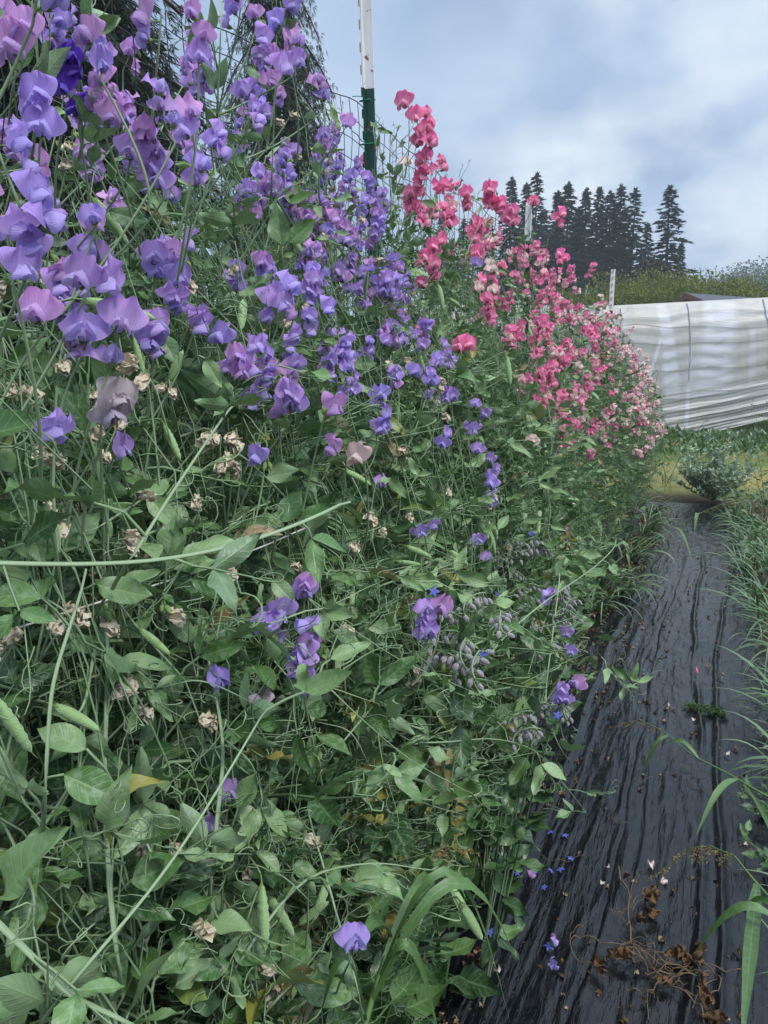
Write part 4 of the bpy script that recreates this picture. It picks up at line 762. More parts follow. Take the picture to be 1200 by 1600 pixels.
n = 9000; xx = r.uniform(-4, 7.5, n); yy = 13.0 + r.rand(n) ** 1.0 * 5 + xx * .1; hh = .05 + .24 * vnoise(xx * 1.2, yy * 1.2, 5) * r.rand(n); d = np.stack([r.randn(n), r.randn(n), .8 + r.rand(n)], -1); g_.inst(tp_, frames(d, .5), np.stack([xx, yy, hh], -1), r.uniform(.7, 1.6, n), r.rand(n))
tag(link('ground_cover', g_.mesh('green_cover', [M['weed']])), 'band of low green weeds along the foot of the tunnel', kind='stuff')
g_ = Geo(); n = 5000; xx = np.concatenate([r.uniform(.22, 2.5, n), r.uniform(-3, 4, 1500)]); yy = np.concatenate([r.uniform(1.6, 9.5, n), r.uniform(9, 12.8, 1500)]); 
for k in range(len(xx)): arcblade(g_, np.array([xx[k], yy[k], 0]), r.rand() * 6.28, r.uniform(.08, .26), .006, r.uniform(.5, 2.), r.uniform(.7, 1.5), r)
tag(link('grass', g_.mesh('grass_cover', [M['grass']])), 'short grass in the bare strip beside and beyond the film', kind='stuff')
# brown and tan scraps, too many to count
g_ = Geo(); TL = []
for k in range(6):
    tp_ = Geo(); rr_ = np.random.RandomState(50 + k); v, q, pv = blade(.018, .010 + .006 * rr_.rand(), rr_.uniform(.3, 1.4), rr_.uniform(-.6, .9), .6, 4, 4, .8); v = v + rr_.randn(*v.shape) * .0017; tp_.add(v, q, None, 0); TL.append(tp_.frozen())
n = 3400; yy = 1.2 + r.rand(n) ** 1.3 * 7; xx = -.66 + np.abs(r.randn(n)) * .13 + (r.rand(n) < .16) * r.uniform(0, .85, n); keep = (xx < .22) & (vnoise(xx * 14, yy * 7, 8) + .25 * r.rand(n) > .52); xx, yy = xx[keep], yy[keep]; n = len(xx)
d = np.stack([r.randn(n), r.randn(n), r.randn(n) * .3], -1); FRm = frames(d, .5); mi_ = (r.rand(n) < .6).astype(int); tk = r.randint(0, 6, n)
for k in range(6):
    for mi in (0, 1):
        m_ = (tk == k) & (mi_ == mi); tq = list(TL[k]); tq[3] = np.full(len(tq[1]), mi); g_.inst(tuple(tq), FRm[m_], np.stack([xx, yy, np.full(n, .026)], -1)[m_], r.uniform(.3, 1.05, n)[m_], r.rand(m_.sum()))
tag(link('leaf_litter', g_.mesh('leaf_litter', [M['tan2'], M['brown']])), 'curled brown leaf scraps and dry petals strewn on the film', kind='stuff')
# fallen blue borage stars and pale petals, each by itself
bl = [(877, 1270), (846, 1290), (860, 1300), (883, 1305), (784, 1341), (725, 1380), (808, 1364), (832, 1363), (861, 1360), (876, 1358), (850, 1386), (766, 1457), (788, 1283), (892, 1341), (805, 1285), (858, 1478), (868, 1510)]
lab_b = 'fallen blue borage star lying on the black film'
for k, (px, py) in enumerate(bl):
    p = AZ(px, py, .03); o = link('fallen_flower', STAR, None, p, (rs.uniform(-.5, .5), rs.uniform(-.5, .5), rs.rand() * 6), rs.uniform(1.15, 1.6)); tag(o, lab_b, 'fallen flower', 'blue stars fallen on the film')
for (px, py, ty, lab) in [(766, 1366, 'lavender', 'lilac sweet pea bloom fallen on the film nearest the hedge'), (824, 1368, 'mauve', 'mauve sweet pea bloom fallen among the blue stars'), (856, 1478, 'lavender', 'blue-lilac bloom fallen beside the loose green sprig, upper of two'), (868, 1508, 'lavender', 'blue-lilac bloom fallen beside the loose green sprig, lower of two'), (852, 1208, 'blush', 'small pink bud fallen at the hedge foot by the film')]:
    o = link('fallen_bloom', FM[ty][2]); place_dir(o, AZ(px, py, .035), (rs.randn(), rs.randn(), .2), rs.uniform(-1, 1), scl=.8); tag(o, lab, 'fallen flower')
wp = [(1015, 1351, 1.5, 'larger white petal on the film above the dried vine'), (1032, 1378, 1.5, 'white petal just below the larger white one, above the dried vine'), (1140, 1181, 1.2, 'white petal near the ridge on the right of the film'), (1082, 1126, 1.1, 'pale petal just under the green tuft'), (1048, 1102, 1., 'small tan petal left of the green tuft'), (1085, 1044, 1.1, 'pinkish petal on the film, upper of a pair'), (1090, 1051, 1.1, 'pinkish petal on the film, lower of a pair'), (950, 1357, 1., 'grey petal left of the white petals'), (942, 1378, .9, 'grey petal furthest down beside the dry stem'), (1162, 1318, .9, 'small white speck of petal at the far right of the film'), (758, 1500, 1.3, 'white petal amid litter under the arching grass'), (780, 1520, 1.2, 'white petal lowest in the litter under the arching grass')]
g_ = Geo(); v, q, pv = blade(.018, .016, .6, .7, .4, 4, 4, .7); g_.add(v, q, None, 0); WPm = g_.mesh('petal', [M['white']]); g_ = Geo(); g_.add(v, q, None, 0); PPm = g_.mesh('petal', [M['pinkbit']])
for (px, py, s_, lab) in wp:
    o = link('fallen_petal', PPm if 'pink' in lab else WPm, None, AZ(px, py, .028), (rs.uniform(-.6, .6), rs.uniform(-.3, .3), rs.rand() * 6), s_ * .9); tag(o, lab, 'petal', 'pale petals fallen on the film')
# pulled-up green tuft
p = AZ(1102, 1112, .02); root = link('uprooted_weed', None, None, p); tag(root, 'dark green pulled-up tuft lying across the film', 'weed'); lf, st = Geo(), Geo()
for k in range(240):
    f = rs.uniform(-1, 1); b0 = np.array([f * .075, rs.randn() * .016, .004 + abs(rs.randn()) * .008]); v, q, pv = blade(.018, .007, .3, .3, .1, 3, 2); R3 = frames((np.array([f * .6, 0, .15]) + rs.randn(3) * .5)[None], .6)[0]; lf.add(v @ R3.T + b0, q, None, 0, rs.rand())
st.tube([(-.08, 0, .006), (0, .006, .012), (.09, -.004, .004)], .002, 4, 0); link('foliage', lf.mesh('tuft', [M['moss']]), root, None, (0, 0, -.2)); link('stem', st.mesh('tuft_stem', [M['wstem']]), root, None, (0, 0, -.2))
# dried vine
p0 = AZ(1000, 1480, .02); root = link('dried_vine', None, None, p0); tag(root, 'brown dried vine tangle with crumpled leaves lying on the black film', 'dead plant'); st = Geo()
def ground_line(pts, r0, z=.035, jit=.006):
    r0 *= .62
    W = np.array([AZ(a, b, z) for a, b in pts]); t = np.linspace(0, len(W) - 1, len(W) * 6); k = np.arange(len(W)); c = np.stack([np.interp(t, k, W[:, i]) for i in range(3)], -1)
    for _ in range(5): c[1:-1] = (c[:-2] + c[1:-1] * 2 + c[2:]) / 4
    c[:, 2] += .012 * np.abs(np.sin(np.arange(len(c)) * .37 + rs.rand() * 6)) + rs.randn(len(c)) * .0006; st.tube(c - p0, np.linspace(r0, r0 * .6, len(c)), 5, 0)
for pts, r0 in [([(966, 1360), (970, 1380), (985, 1400), (980, 1425), (985, 1455), (985, 1480), (1010, 1510), (1035, 1535), (1070, 1555), (1095, 1575), (1100, 1600)], .0042), ([(985, 1475), (950, 1482), (930, 1470), (900, 1465), (889, 1475), (895, 1500), (925, 1512), (945, 1515)], .0026), ([(889, 1478), (892, 1460), (905, 1450), (918, 1446)], .0018), ([(985, 1480), (1010, 1490), (1060, 1500), (1110, 1515), (1128, 1535), (1120, 1555), (1100, 1560)], .003), ([(990, 1485), (1040, 1512), (1080, 1518), (1110, 1530)], .003), ([(1000, 1490), (1030, 1525), (1060, 1530), (1090, 1522)], .0024), ([(960, 1490), (985, 1486), (1020, 1490), (1055, 1520)], .003), ([(1020, 1530), (1050, 1505), (1085, 1500), (1105, 1490)], .002), ([(985, 1420), (1000, 1400), (1010, 1390)], .002), ([(970, 1378), (990, 1375), (998, 1368)], .0014), ([(1085, 1500), (1100, 1530), (1090, 1560), (1080, 1580)], .002), ([(985, 1450), (965, 1430), (962, 1415)], .0018), ([(1060, 1550), (1085, 1560), (1120, 1530)], .002)]: ground_line(pts, r0)
for k in range(26):
    cx_, cy_ = (1055 + rs.randn() * 32, 1522 + rs.randn() * 20) if k < 19 else (985 + rs.randn() * 14, 1440 + rs.randn() * 30); a_ = rs.rand() * 6.3; b_ = a_ + rs.uniform(-1.5, 1.5); l_ = rs.uniform(14, 42); ground_line([(cx_ - math.cos(a_) * l_, cy_ - math.sin(a_) * l_ * .7), (cx_, cy_), (cx_ + math.cos(b_) * l_, cy_ + math.sin(b_) * l_ * .7)], rs.uniform(.0012, .0026), .03 + rs.rand() * .025)
link('stem', st.mesh('dried_stem', [M['straw']]), root)
for (px, py, s_) in [(1008, 1402, 1.3), (1015, 1412, 1.2), (1030, 1425, 1.1), (1000, 1430, 1.2), (955, 1485, 1.5), (945, 1520, 1.2), (1060, 1500, 1.1), (1080, 1495, 1.2), (1095, 1505, 1.2), (1100, 1520, 1.1), (1110, 1570, 1.3), (1100, 1585, 1.3), (1040, 1495, 1.), (1050, 1535, 1.)]:
    g_ = Geo(); nv, nu = 8, 6; t = np.linspace(0, 1, nv + 1)[:, None]; u = np.linspace(-1, 1, nu + 1)[None]; x = u * .011 * np.sin(math.pi * (.1 + .85 * t)); z = .007 * np.sin(u * 3 + t * 6) + 0 * t; v = np.stack([x, t * .034 + 0 * u, z], -1).reshape(-1, 3) + rs.randn((nv + 1) * (nu + 1), 3) * .0028
    g_.add(v, grid(nu, nv), None, 0); o = link('leaf', g_.mesh('dead_leaf', [M['brown']]), root); place_dir(o, AZ(px, py, .045) - p0, (rs.randn(), rs.randn(), .2), rs.uniform(-1, 1), scl=s_)
for (pts, lab) in [([(1072, 1218), (1090, 1235), (1120, 1243), (1170, 1250)], 'thin bent dry stem lying on the film at right'), ([(985, 1222), (1000, 1225), (1025, 1215)], 'short dark twig on the film left of the bent stem'), ([(1062, 1200), (1085, 1212), (1110, 1216)], 'dark twig just above the bent dry stem'), ([(830, 1330), (850, 1345), (875, 1350), (900, 1345), (915, 1335)], 'fine dry tendril curling beside the blue stars'), ([(930, 1262), (945, 1275), (965, 1290), (985, 1290)], 'fine dark root thread in the middle of the film')]:
    st = Geo(); ground_line(pts, .0016, .028); me = st.mesh('twig', [M['straw']]); me.transform(Matrix.Translation(Vector(p0))); tag(link('dry_twig', me), lab, 'twig')
# ------------------------------------------------------------------ plastic tunnel
A0 = np.array([-4.6, 15.4]); B0 = np.array([3.4, 19.5])                    # foot line of its near side
def wallpt(px):
    d = raydir(px, 600)[:2]; e_ = B0 - A0; m = np.array([[d[0], -e_[0]], [d[1], -e_[1]]]); t_, s_ = np.linalg.solve(m, A0); return s_, t_ * math.hypot(*d)
def zat(px, py): s_, H_ = wallpt(px); return 1.4 + H_ * raydir(px, py)[2] / math.hypot(*raydir(px, py)[:2])
sL, _ = wallpt(955); sR, _ = wallpt(1200); s0, _ = wallpt(1020)
zt = lambda s_: np.interp(s_, [-2, sL, sR, 4], [zat(955, 476) - .4 * 0, zat(955, 476), zat(1200, 463), zat(1200, 463) + .1]); zb = lambda s_: np.interp(s_, [-1, s0, sR, 2.], [zat(1020, 698), zat(1020, 698), zat(1200, 655), zat(1200, 655) + .2])
Lw = float(np.linalg.norm(B0 - A0)); dirv = (B0 - A0) / Lw; nv_ = np.array([dirv[1], -dirv[0]])      # toward the viewer
if np.dot(nv_, -A0) < 0: nv_ = -nv_
root = link('plastic_tunnel', None, None, (A0[0], A0[1], 0)); tag(root, 'long low tunnel of milky wrinkled plastic film behind the row end', 'greenhouse')
ss = np.linspace(-.1, 1.75, 260); tt_ = np.linspace(0, 1, 260); S, T = np.meshgrid(ss, tt_)
Zb, Zt = zb(S), zt(S); Z = Zb + (Zt - Zb) * T; low = np.clip((.42 - T) / .42, 0, 1)
ph = T * 70 + 9 * vnoise(S * 6, T * 3, 21) + S * 4
off = .030 * low * (1 - 2 * np.abs(np.sin(ph * .5)) ** .6) + .008 * low * np.sin(T * 230 + 7 * vnoise(S * 14, T * 6, 27)) + .08 * low * (vnoise(S * 9 + T * 2, T * 22, 22) - .4) + .012 * (vnoise(S * 60, T * 9, 23) - .5) + .006 * np.sin(T * 60 + 5 * vnoise(S * 12, T * 4, 24)) + .10 * np.sin(T * math.pi * .5 + 1.57) - .10 * T ** 6 * 3
P2 = A0[None, None] * 0 + dirv * (S * Lw)[..., None] + nv_ * off[..., None]
v = np.concatenate([P2, Z[..., None]], -1)
def tunb():
    uv = attr('rnd'); vv = attr('pv'); P = N('ShaderNodeTexCoord').outputs['Object']; n1 = noise(2.2, 4, P); n2 = noise(1., 5, P, .6, (3., 3., 26.)); n3 = noise(1., 4, P, .6, (9., 9., 1.2))
    c = mixc(n2, (.46, .465, .46), (.58, .58, .575)); c = mixc(mth('MULTIPLY', mth('SUBTRACT', n1, .45), 2.5, clamp=True), c, (.44, .43, .38)); c = mixc(mth('MULTIPLY', mth('SUBTRACT', n3, .5), 2.2, clamp=True), c, (.58, .58, .59))
    # sky reflections painted into the film colour: slanting pale bands with rung shadows
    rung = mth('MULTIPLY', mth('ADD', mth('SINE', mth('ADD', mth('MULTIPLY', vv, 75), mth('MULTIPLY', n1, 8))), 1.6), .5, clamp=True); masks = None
    for (c0, c1, w0, w1, v0, v1, a_, rg) in REFL_STREAKS:
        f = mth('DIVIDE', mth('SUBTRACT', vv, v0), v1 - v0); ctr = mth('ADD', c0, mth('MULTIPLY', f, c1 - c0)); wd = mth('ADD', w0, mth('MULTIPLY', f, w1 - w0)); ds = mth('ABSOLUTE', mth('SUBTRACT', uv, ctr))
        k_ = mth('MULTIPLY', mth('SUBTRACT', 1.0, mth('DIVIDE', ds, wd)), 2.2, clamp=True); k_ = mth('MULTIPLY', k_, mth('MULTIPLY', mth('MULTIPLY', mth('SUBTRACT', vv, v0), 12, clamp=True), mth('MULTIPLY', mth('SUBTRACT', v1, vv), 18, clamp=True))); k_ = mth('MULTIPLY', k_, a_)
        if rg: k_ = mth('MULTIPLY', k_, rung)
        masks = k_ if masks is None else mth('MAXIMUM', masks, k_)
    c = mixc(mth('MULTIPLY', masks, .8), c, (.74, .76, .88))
    return bsdf(c, .38, .5, .3, c, bump=n2, bstr=.3, bdist=.02)
W_ = lambda px: wallpt(px)[0]
hz = (Zt - Zb)
REFL_STREAKS = [(W_(985), W_(1031), .004, .006, .12, .78, .9, 0), (W_(1050), W_(1033), .026, .014, .28, 1.01, 1., 1), (W_(1104), W_(1125), .06, .045, .25, 1.01, 1., 1), (W_(1108), W_(1140), .03, .02, .3, 1.01, .9, 1), (W_(1172), W_(1168), .012, .008, .3, .8, .4, 0), (W_(1100), W_(1090), .08, .02, .28, .6, .6, 1), (W_(1074), W_(1073), .006, .006, .05, .7, .8, 0)]
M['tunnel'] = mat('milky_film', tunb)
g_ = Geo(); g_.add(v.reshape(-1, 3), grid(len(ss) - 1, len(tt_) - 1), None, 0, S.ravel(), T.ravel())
# arched roof running back from the top edge
tt2 = np.linspace(0, 1, 24); S2, T2 = np.meshgrid(ss, tt2); off2 = -.32 * 0 - 5.0 * (1 - np.cos(T2 * math.pi)) / 2; Z2 = zt(S2) + .0 - .12 * T2 + .35 * 0 - 1.9 * np.clip(T2 - .75, 0, 1) * 4 * .9 - .02 * np.sin(S2 * 60) ** 2
o0 = off[-1][None]; P3 = dirv * (S2 * Lw)[..., None] + nv_ * (o0 + off2)[..., None]; g_.add(np.concatenate([P3, Z2[..., None]], -1).reshape(-1, 3), grid(len(ss) - 1, 23), None, 0, -5., 2.)
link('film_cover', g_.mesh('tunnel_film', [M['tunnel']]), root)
M['hoop'] = mat('galvanised_hoop', lambda: bsdf(mixc(noise(20), (.36, .42, .50), (.44, .50, .56)), .5, .4))
M['rope'] = mat('brown_cord', lambda: bsdf((.20, .18, .14), .8, .2))
def wallcurve(sv, tv, out=.012):
    sv = np.asarray(sv, float); tv = np.asarray(tv, float); i = np.interp(sv, ss, np.arange(len(ss))); j = np.interp(tv, tt_, np.arange(len(tt_))); q = v[np.round(j).astype(int), np.round(i).astype(int)]; return q + np.array([*nv_, 0]) * out
for px, px2 in ((968, 964), (1072, 1073), (1192, 1199), (1330, 1335)):
    g2 = Geo(); t = np.linspace(.42 if px > 1000 else 0, 1, 40); c = wallcurve(np.full(40, W_(px)) + (W_(px2) - W_(px)) * (1 - t), t, .016); ker = np.ones(7) / 7
    for i in range(3):
        cp = np.pad(c[:, i], 3, 'edge'); c[:, i] = np.convolve(cp, ker, 'valid')
    c[:, :2] += nv_ * .01; back = c[-1] - np.array([*nv_, 0]) * np.linspace(.1, 1., 6)[:, None] - np.array([0, 0, .03]); c = np.vstack([c, back]); g2.tube(c, .010, 6, 0); link('hoop', g2.mesh('hoop', [M['hoop']]), root)
for py0, py1 in ((507, 512), (537, 532), (577, 570), (613, 604)):
    g2 = Geo(); n = 90; sv = np.linspace(-.05, 1.6, n); fa = (zat(990, py0) - zb(W_(990))) / (zt(W_(990)) - zb(W_(990))); fb = (zat(1190, py1) - zb(W_(1190))) / (zt(W_(1190)) - zb(W_(1190))); tv = np.interp(sv, [0, W_(990), W_(1190), 2], [fa, fa, fb, fb]) + .006 * np.sin(sv * 40); c = wallcurve(sv, tv, .015); g2.tube(c, .0035, 4, 0); link('cord', g2.mesh('cord', [M['rope']]), root)
# ------------------------------------------------------------------ house roof beyond the tunnel
M['shingle'] = mat('dark_shingle', lambda: bsdf(mixc(noise(1., 4, None, .5, (3., 3., 20.)), (.045, .055, .075), (.08, .09, .11)), .7, .3)); M['cedar'] = mat('red_brown_boards', lambda: bsdf(mixc(noise(1., 3, None, .5, (8., 8., 1.)), (.28, .12, .07), (.38, .2, .13)), .7, .3)); M['trim'] = mat('brown_trim', lambda: bsdf((.13, .06, .035), .6, .3))
Hh = 46.; ap = AH(1074, 458, Hh); root = link('house', None, None, (ap[0], ap[1], 0)); tag(root, 'red-brown house whose dark gabled roof just shows over the tunnel', 'house'); zr = float(ap[2]); rotz = R_(-38)
root.rotation_euler[2] = rotz; g_ = Geo(); hw = 3.0; dp = 8.; ez = zr - 1.25
g_.add([(-hw + .4, .35, 0), (hw - .4, .35, 0), (hw - .4, .35, ez + .15), (0, .35, zr - .12), (-hw + .4, .35, ez + .15)], None, [[0, 1, 2], [0, 2, 4], [4, 2, 3]]); g_.add([(-hw + .4, dp, 0), (hw - .4, dp, 0), (hw - .4, dp, ez), (-hw + .4, dp, ez), (-hw + .4, .35, 0), (-hw + .4, .35, ez), (hw - .4, .35, 0), (hw - .4, .35, ez)], [[4, 0, 3, 5], [6, 1, 2, 7], [0, 1, 2, 3]]); link('wall', g_.mesh('house_wall', [M['cedar']], False), root)
g_ = Geo(); th = .14
for s_ in (-1, 1): g_.add([(0, 0, zr), (s_ * hw, 0, ez), (s_ * hw, dp + .3, ez), (0, dp + .3, zr), (0, 0, zr - th), (s_ * hw, 0, ez - th), (s_ * hw, dp + .3, ez - th), (0, dp + .3, zr - th)], [[0, 1, 2, 3], [4, 7, 6, 5], [0, 4, 5, 1], [1, 5, 6, 2], [2, 6, 7, 3]])
link('roof', g_.mesh('house_roof', [M['shingle']], False), root); g_ = Geo()
for s_ in (-1, 1): g_.add([(0, -.05, zr - .02), (s_ * hw, -.05, ez - .02), (s_ * hw, -.05, ez - .28), (0, -.05, zr - .28), (0, -.01, zr - .02), (s_ * hw, -.01, ez - .02), (s_ * hw, -.01, ez - .28), (0, -.01, zr - .28)], [[0, 1, 2, 3], [4, 5, 6, 7], [0, 1, 5, 4], [3, 2, 6, 7]])
link('fascia', g_.mesh('fascia', [M['trim']], False), root)
# ------------------------------------------------------------------ trees
M['bark'] = mat('bark', lambda: bsdf(mixc(noise(12, 4), (.05, .038, .03), (.12, .095, .075)), .9, .1, bump=noise(20), bstr=.6, bdist=.02))
def fol(nm, a, b_, c_): return mat(nm, lambda: bsdf(mixc(noise(.9, 2), ramp(attr('rnd'), [(0, a), (.6, b_), (1, c_)]), a), .7, .15, .2))
M['fir'] = fol('fir_needles', (.040, .066, .056), (.068, .102, .080), (.11, .15, .105)); M['spruce'] = fol('spruce_needles', (.018, .034, .020), (.032, .056, .030), (.07, .10, .045)); M['willow'] = fol('yellow_green_leaves', (.09, .13, .018), (.21, .23, .035), (.36, .33, .06)); M['wood'] = fol('far_wood_leaves', (.03, .06, .025), (.055, .09, .032), (.09, .12, .04)); M['russet'] = fol('russet_needles', (.035, .035, .024), (.06, .056, .036), (.09, .075, .045))
def conifer(h, rad, seed, nb=120, spray=.55, per=16, droop=.35, bare=.04, mt='fir', gap=.25, shape=.8, zlo=.05, thin=.16):
    r = np.random.RandomState(seed); tr, cr = Geo(), Geo(); hang = droop > .5; zt_ = np.linspace(0, 1, 12); tr.tube(np.stack([.0 * zt_ + .1 * np.sin(zt_ * 3 + seed), 0 * zt_, h * zt_], -1), h * .014 * (1 - .95 * zt_) + .01, 7, 0)
    tp_ = Geo(); 
    for a_ in (-.5, 0, .5): v_, q_, _ = blade(1., thin, .3, -.25, 0, 2, 2); tp_.add((v_ * (1, 1, 1)) @ rotm((0, 0, 1), a_).T * (1 if a_ == 0 else .75), q_, None, 0)
    tp_ = tp_.frozen(); Pp, Dd, Ss, Rr = [], [], [], []
    for k in range(nb):
        f = zlo + (1 - zlo) * (k + r.rand()) / nb; z = f * h; R0 = rad * ((1 - f) ** shape) * r.uniform(.55, 1.15) * (1 if r.rand() > gap else .55) + .05; az = k * 2.4 + r.rand(); t = np.linspace(0, 1, 6); c = np.stack([np.cos(az) * R0 * t, np.sin(az) * R0 * t, z + R0 * (.12 * t - droop * t ** 2)], -1); tr.tube(c, .012 * R0 + .006, 3, 0)
        m_ = max(3, int(per * (.3 + R0 / rad)))
        cl_ = r.rand()
        for j in range(m_):
            ff = r.uniform(.12, 1); i_ = min(int(ff * 5), 4); p = c[i_] + (c[i_ + 1] - c[i_]) * (ff * 5 - i_); sd_ = r.choice([-1, 1]) * r.uniform(.2, 1.2); d = np.array([math.cos(az + sd_), math.sin(az + sd_), -droop * r.uniform(.2, 1.8) * (2.2 if hang else 1)]); p = p + (r.randn(3) * .10 + d * r.rand() * .3 if hang else 0); Pp.append(p); Dd.append(d); Ss.append(spray * r.uniform(.5, 1.1) * (.45 + .55 * (1 - f))); Rr.append(np.clip(cl_ * .7 + r.rand() * .4, 0, 1))
    for k in range(int(nb * .12)): Pp.append(np.array([r.randn() * .05, r.randn() * .05, h * (1 - .05 * r.rand())])); Dd.append(np.array([r.randn() * .6, r.randn() * .6, 1])); Ss.append(spray * .35); Rr.append(r.rand())
    cr.inst(tp_, frames(np.array(Dd), .3), np.array(Pp), Ss, Rr); return tr.mesh('trunk', [M['bark']]), cr.mesh('crown', [M[mt]])
def tree(name, meshes, loc, label, cat, group, scl=1., rz=0., sx=1.):
    root = link(name, None, None, loc, (0, 0, rz)); root.scale = (scl * sx, scl * sx, scl); tag(root, label, cat, group); link('trunk', meshes[0], root); link('crown', meshes[1], root); return root
CF = [conifer(18, 3.0, 1, 230, 1.1, 30, shape=.72, thin=.34), conifer(18, 2.8, 2, 230, 1.1, 30, shape=.8, thin=.34), conifer(18, 3.5, 3, 240, 1.1, 32, shape=.65, thin=.34), conifer(18, 3.2, 4, 190, 1.1, 26, gap=.45, shape=.6, thin=.32)]
for i, (px, py, H_, k, sx, lab) in enumerate([(690, 338, 84, 1, .8, 'low dark conifer half hidden behind the tall pink spray'), (725, 345, 84, 0, .8, 'conifer behind the pink blooms, left of the double top'), (800, 281, 78, 0, .8, 'conifer with a lone pointed top at the left end of the stand'), (824, 288, 80, 1, .8, 'slim conifer just left of the white-topped middle post'), (839, 273, 78, 3, .8, 'highest conifer of the left group, above the middle post'), (872, 300, 74, 1, .8, 'conifer leaning on the left flank of the twin-topped tree'), (888, 288, 74, 2, .85, 'broad twin-topped conifer in the middle of the stand'), (917, 298, 74, 0, .85, 'even conical conifer right of the twin-topped one'), (937, 295, 76, 1, .8, 'narrow pale-tipped conifer behind the stand'), (954, 302, 74, 2, .8, 'dark conifer right of the narrow pale-tipped one'), (971, 291, 74, 0, .8, 'tall conifer right of centre in the stand'), (993, 297, 74, 3, .85, 'conifer at the right end of the close stand'), (1012, 350, 78, 1, .8, 'lower conifer filling between the stand and the lone tree'), (1048, 292, 68, 3, .95, 'lone ragged conifer standing apart with open sky on its right'), (905, 330, 80, 2, .8, 'shorter conifer behind the conical one'), (765, 350, 84, 2, .8, 'short conifer behind the cluster of bright pink blooms'), (1065, 380, 72, 1, .7, 'low dark conifer at the foot of the lone tree'), (850, 330, 82, 2, .8, 'short conifer behind the middle post')]):
    q = AH(px, py, H_); s_ = q[2] / 18.; tree('conifer', CF[k], (q[0], q[1], 0), lab, 'conifer', 'conifers behind the tunnel', s_, i * 1.7, sx * 1.3)
# two big drooping spruces behind the netting
BT = [conifer(15, 4.0, 11, 420, .40, 210, .56, mt='spruce', gap=.3, shape=.45, zlo=.03, thin=.16), conifer(15, 3.6, 12, 300, .42, 210, .62, mt='spruce', gap=.35, shape=.4, zlo=.1, thin=.15)]
q = AH(110, 300, 17.); tree('spruce', BT[0], (q[0], q[1], 0), 'big dark spruce filling the sky behind the netting at the left', 'spruce', None, 1.0, .4)
q = AH(436, 300, 23.); tree('spruce', BT[1], (q[0], q[1], 0), 'drooping spruce with hanging branch tips between netting and tall post', 'spruce', None, 1.1, 2.2, .5)
q = AH(-90, 300, 13.); tree('spruce', BT[1], (q[0], q[1], 0), 'dark spruce at the extreme left behind the lilac blooms', 'spruce', None, 1.0, 1.2)
def broad(h, rad, seed, mt, n=5200, ls=.2, lobes=9):
    r = np.random.RandomState(seed); tr, cr = Geo(), Geo(); tr.tube([(0, 0, 0), (.1, 0, h * .3), (0, .1, h * .6)], [h * .03, h * .022, h * .01], 6, 0); tp_ = Geo(); v_, q_, _ = blade(1., .9, .3, -.2, 0, 2, 2); tp_.add(v_, q_, None, 0); tp_ = tp_.frozen(); P_, Rr = [], []
    for k in range(lobes):
        a = r.rand() * 6.3; rr = rad * .62 * math.sqrt(r.rand()); c = np.array([math.cos(a) * rr, math.sin(a) * rr, h * r.uniform(.25, .85) - rr * .15]); R0 = rad * r.uniform(.3, .55); tr.tube([(0, 0, h * .25), c * .6 + (0, 0, h * .05), c], [.06, .04, .02], 4, 0); m_ = n // lobes; d = nrm(r.randn(m_, 3)); q = c + d * R0 * (r.rand(m_, 1) ** .4) * np.array([1, 1, .8]) * (1 + .08 * r.randn(m_, 1)); P_.append(q); Rr.append(np.clip(r.rand() * .6 + r.rand(m_) * .4, 0, 1))
    P_ = np.concatenate(P_); P_[:, 2] = np.clip(P_[:, 2], .05, h * 1.02); m_ = len(P_); cr.inst(tp_, frames(r.randn(m_, 3) + (0, 0, .4), .5), P_, ls * r.uniform(.6, 1.3, m_), np.concatenate(Rr)); return tr.mesh('trunk', [M['bark']]), cr.mesh('crown', [M[mt]])
BR = [broad(6, 3.2, i, 'willow', 16000, .14, 16) for i in range(3)]; RU = broad(8, 2.6, 7, 'russet', 7000, .3, 14)
wl = ['at the left end of the hedge line beside the white-topped post', 'second from the left in the hedge line', 'third in the hedge line, yellowest', 'below the lone ragged conifer', 'left of the roof ridge', 'directly above the dark roof', 'just right of the dark roof', 'last but two toward the right edge', 'last but one toward the right edge', 'right at the edge of the view']
for i, (px, py) in enumerate([(955, 432), (985, 428), (1010, 424), (1035, 418), (1062, 424), (1090, 432), (1118, 428), (1145, 424), (1172, 422), (1205, 424)]):
    q = AH(px, py, 52 + (i % 3) * 3); s_ = q[2] / 6.; tree('bushy_tree', BR[i % 3], (q[0], q[1], 0), 'yellow-green bushy tree ' + wl[i], 'tree', 'yellow-green trees behind the tunnel', s_, i * 2.1, .75)
for i, (px, py, lab) in enumerate([(925, 440, 'yellow-green bushy tree half behind the pink flowers'), (895, 445, 'yellow-green bushy tree glimpsed through the pink flowers')]):
    q = AH(px, py, 54); tree('bushy_tree', BR[i], (q[0], q[1], 0), lab, 'tree', 'yellow-green trees behind the tunnel', q[2] / 6., i, .75)
q = AH(1017, 384, 62); tree('bushy_tree', RU, (q[0], q[1], 0), 'brownish round-topped tree between the conifers and the yellow-green hedge', 'tree', None, q[2] / 8., 0, .8)
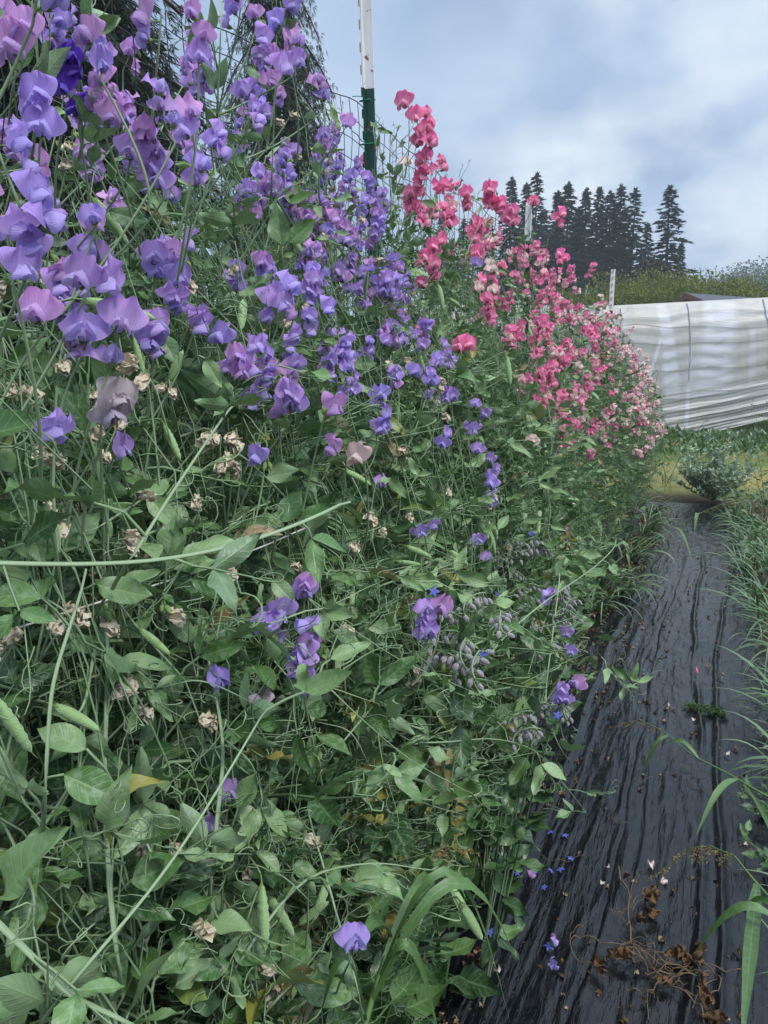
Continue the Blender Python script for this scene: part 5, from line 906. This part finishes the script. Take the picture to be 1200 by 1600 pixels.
# wooded hill far behind
def hillz(x, y): return 30 * np.exp(-(((x - 60) / 75) ** 2 + ((y - 245) / 45) ** 2)) + 12 * np.exp(-(((x - 10) / 60) ** 2 + ((y - 210) / 40) ** 2))
g_ = Geo(); X, Y = np.meshgrid(np.linspace(-150, 260, 60), np.linspace(120, 380, 50)); g_.add(np.stack([X, Y, hillz(X, Y) - .4], -1).reshape(-1, 3), grid(59, 49)); structure('hill', g_.mesh('hill', [M['wood']]))
g_ = Geo(); n = 60000; r = np.random.RandomState(4); tp_ = Geo(); v_, q_, _ = blade(1., .6, .3, -.2, 0, 2, 2); tp_.add(v_, q_, None, 0); tp_ = tp_.frozen(); nc = 420; cx = r.uniform(-20, 150, nc); cy = r.uniform(185, 262, nc); R0 = r.uniform(2.5, 5, nc); k = r.randint(0, nc, n); d = nrm(r.randn(n, 3)); d[:, 2] = np.abs(d[:, 2]); P_ = np.stack([cx[k], cy[k], hillz(cx[k], cy[k]) + .5], -1) + d * (R0[k] * r.rand(n) ** .3)[:, None] * np.array([1, 1, 1.2]); cc_ = r.rand(nc)
g_.inst(tp_, frames(r.randn(n, 3), .5), P_, r.uniform(.5, 1.0, n), np.clip(cc_[k] * .6 + r.rand(n) * .4, 0, 1)); tag(link('forest', g_.mesh('far_forest', [M['wood']])), 'wooded hillside far behind the yellow-green trees', kind='stuff')
def hazeb():
    v_ = N('ShaderNodeVolumePrincipled'); v_.inputs['Color'].default_value = (.80, .87, .95, 1); v_.inputs['Density'].default_value = .0014; v_.inputs['Anisotropy'].default_value = .1; return v_.outputs[0]
M['haze'] = bpy.data.materials.new('haze_air'); M['haze'].use_nodes = True; nt = M['haze'].node_tree; nt.nodes.clear(); N = nt.nodes.new; L = nt.links.new
L(hazeb(), N('ShaderNodeOutputMaterial').inputs['Volume']); g_ = Geo(); box(g_, (-410, -62, -1.5), (410, 610, 46)); tag(link('haze', g_.mesh('haze', [M['haze']], False)), 'thin pale haze softening the far trees', kind='stuff')
print('objects', len(bpy.data.objects), 'tris~', sum(len(o.data.polygons) for o in bpy.data.objects if o.type == 'MESH'))
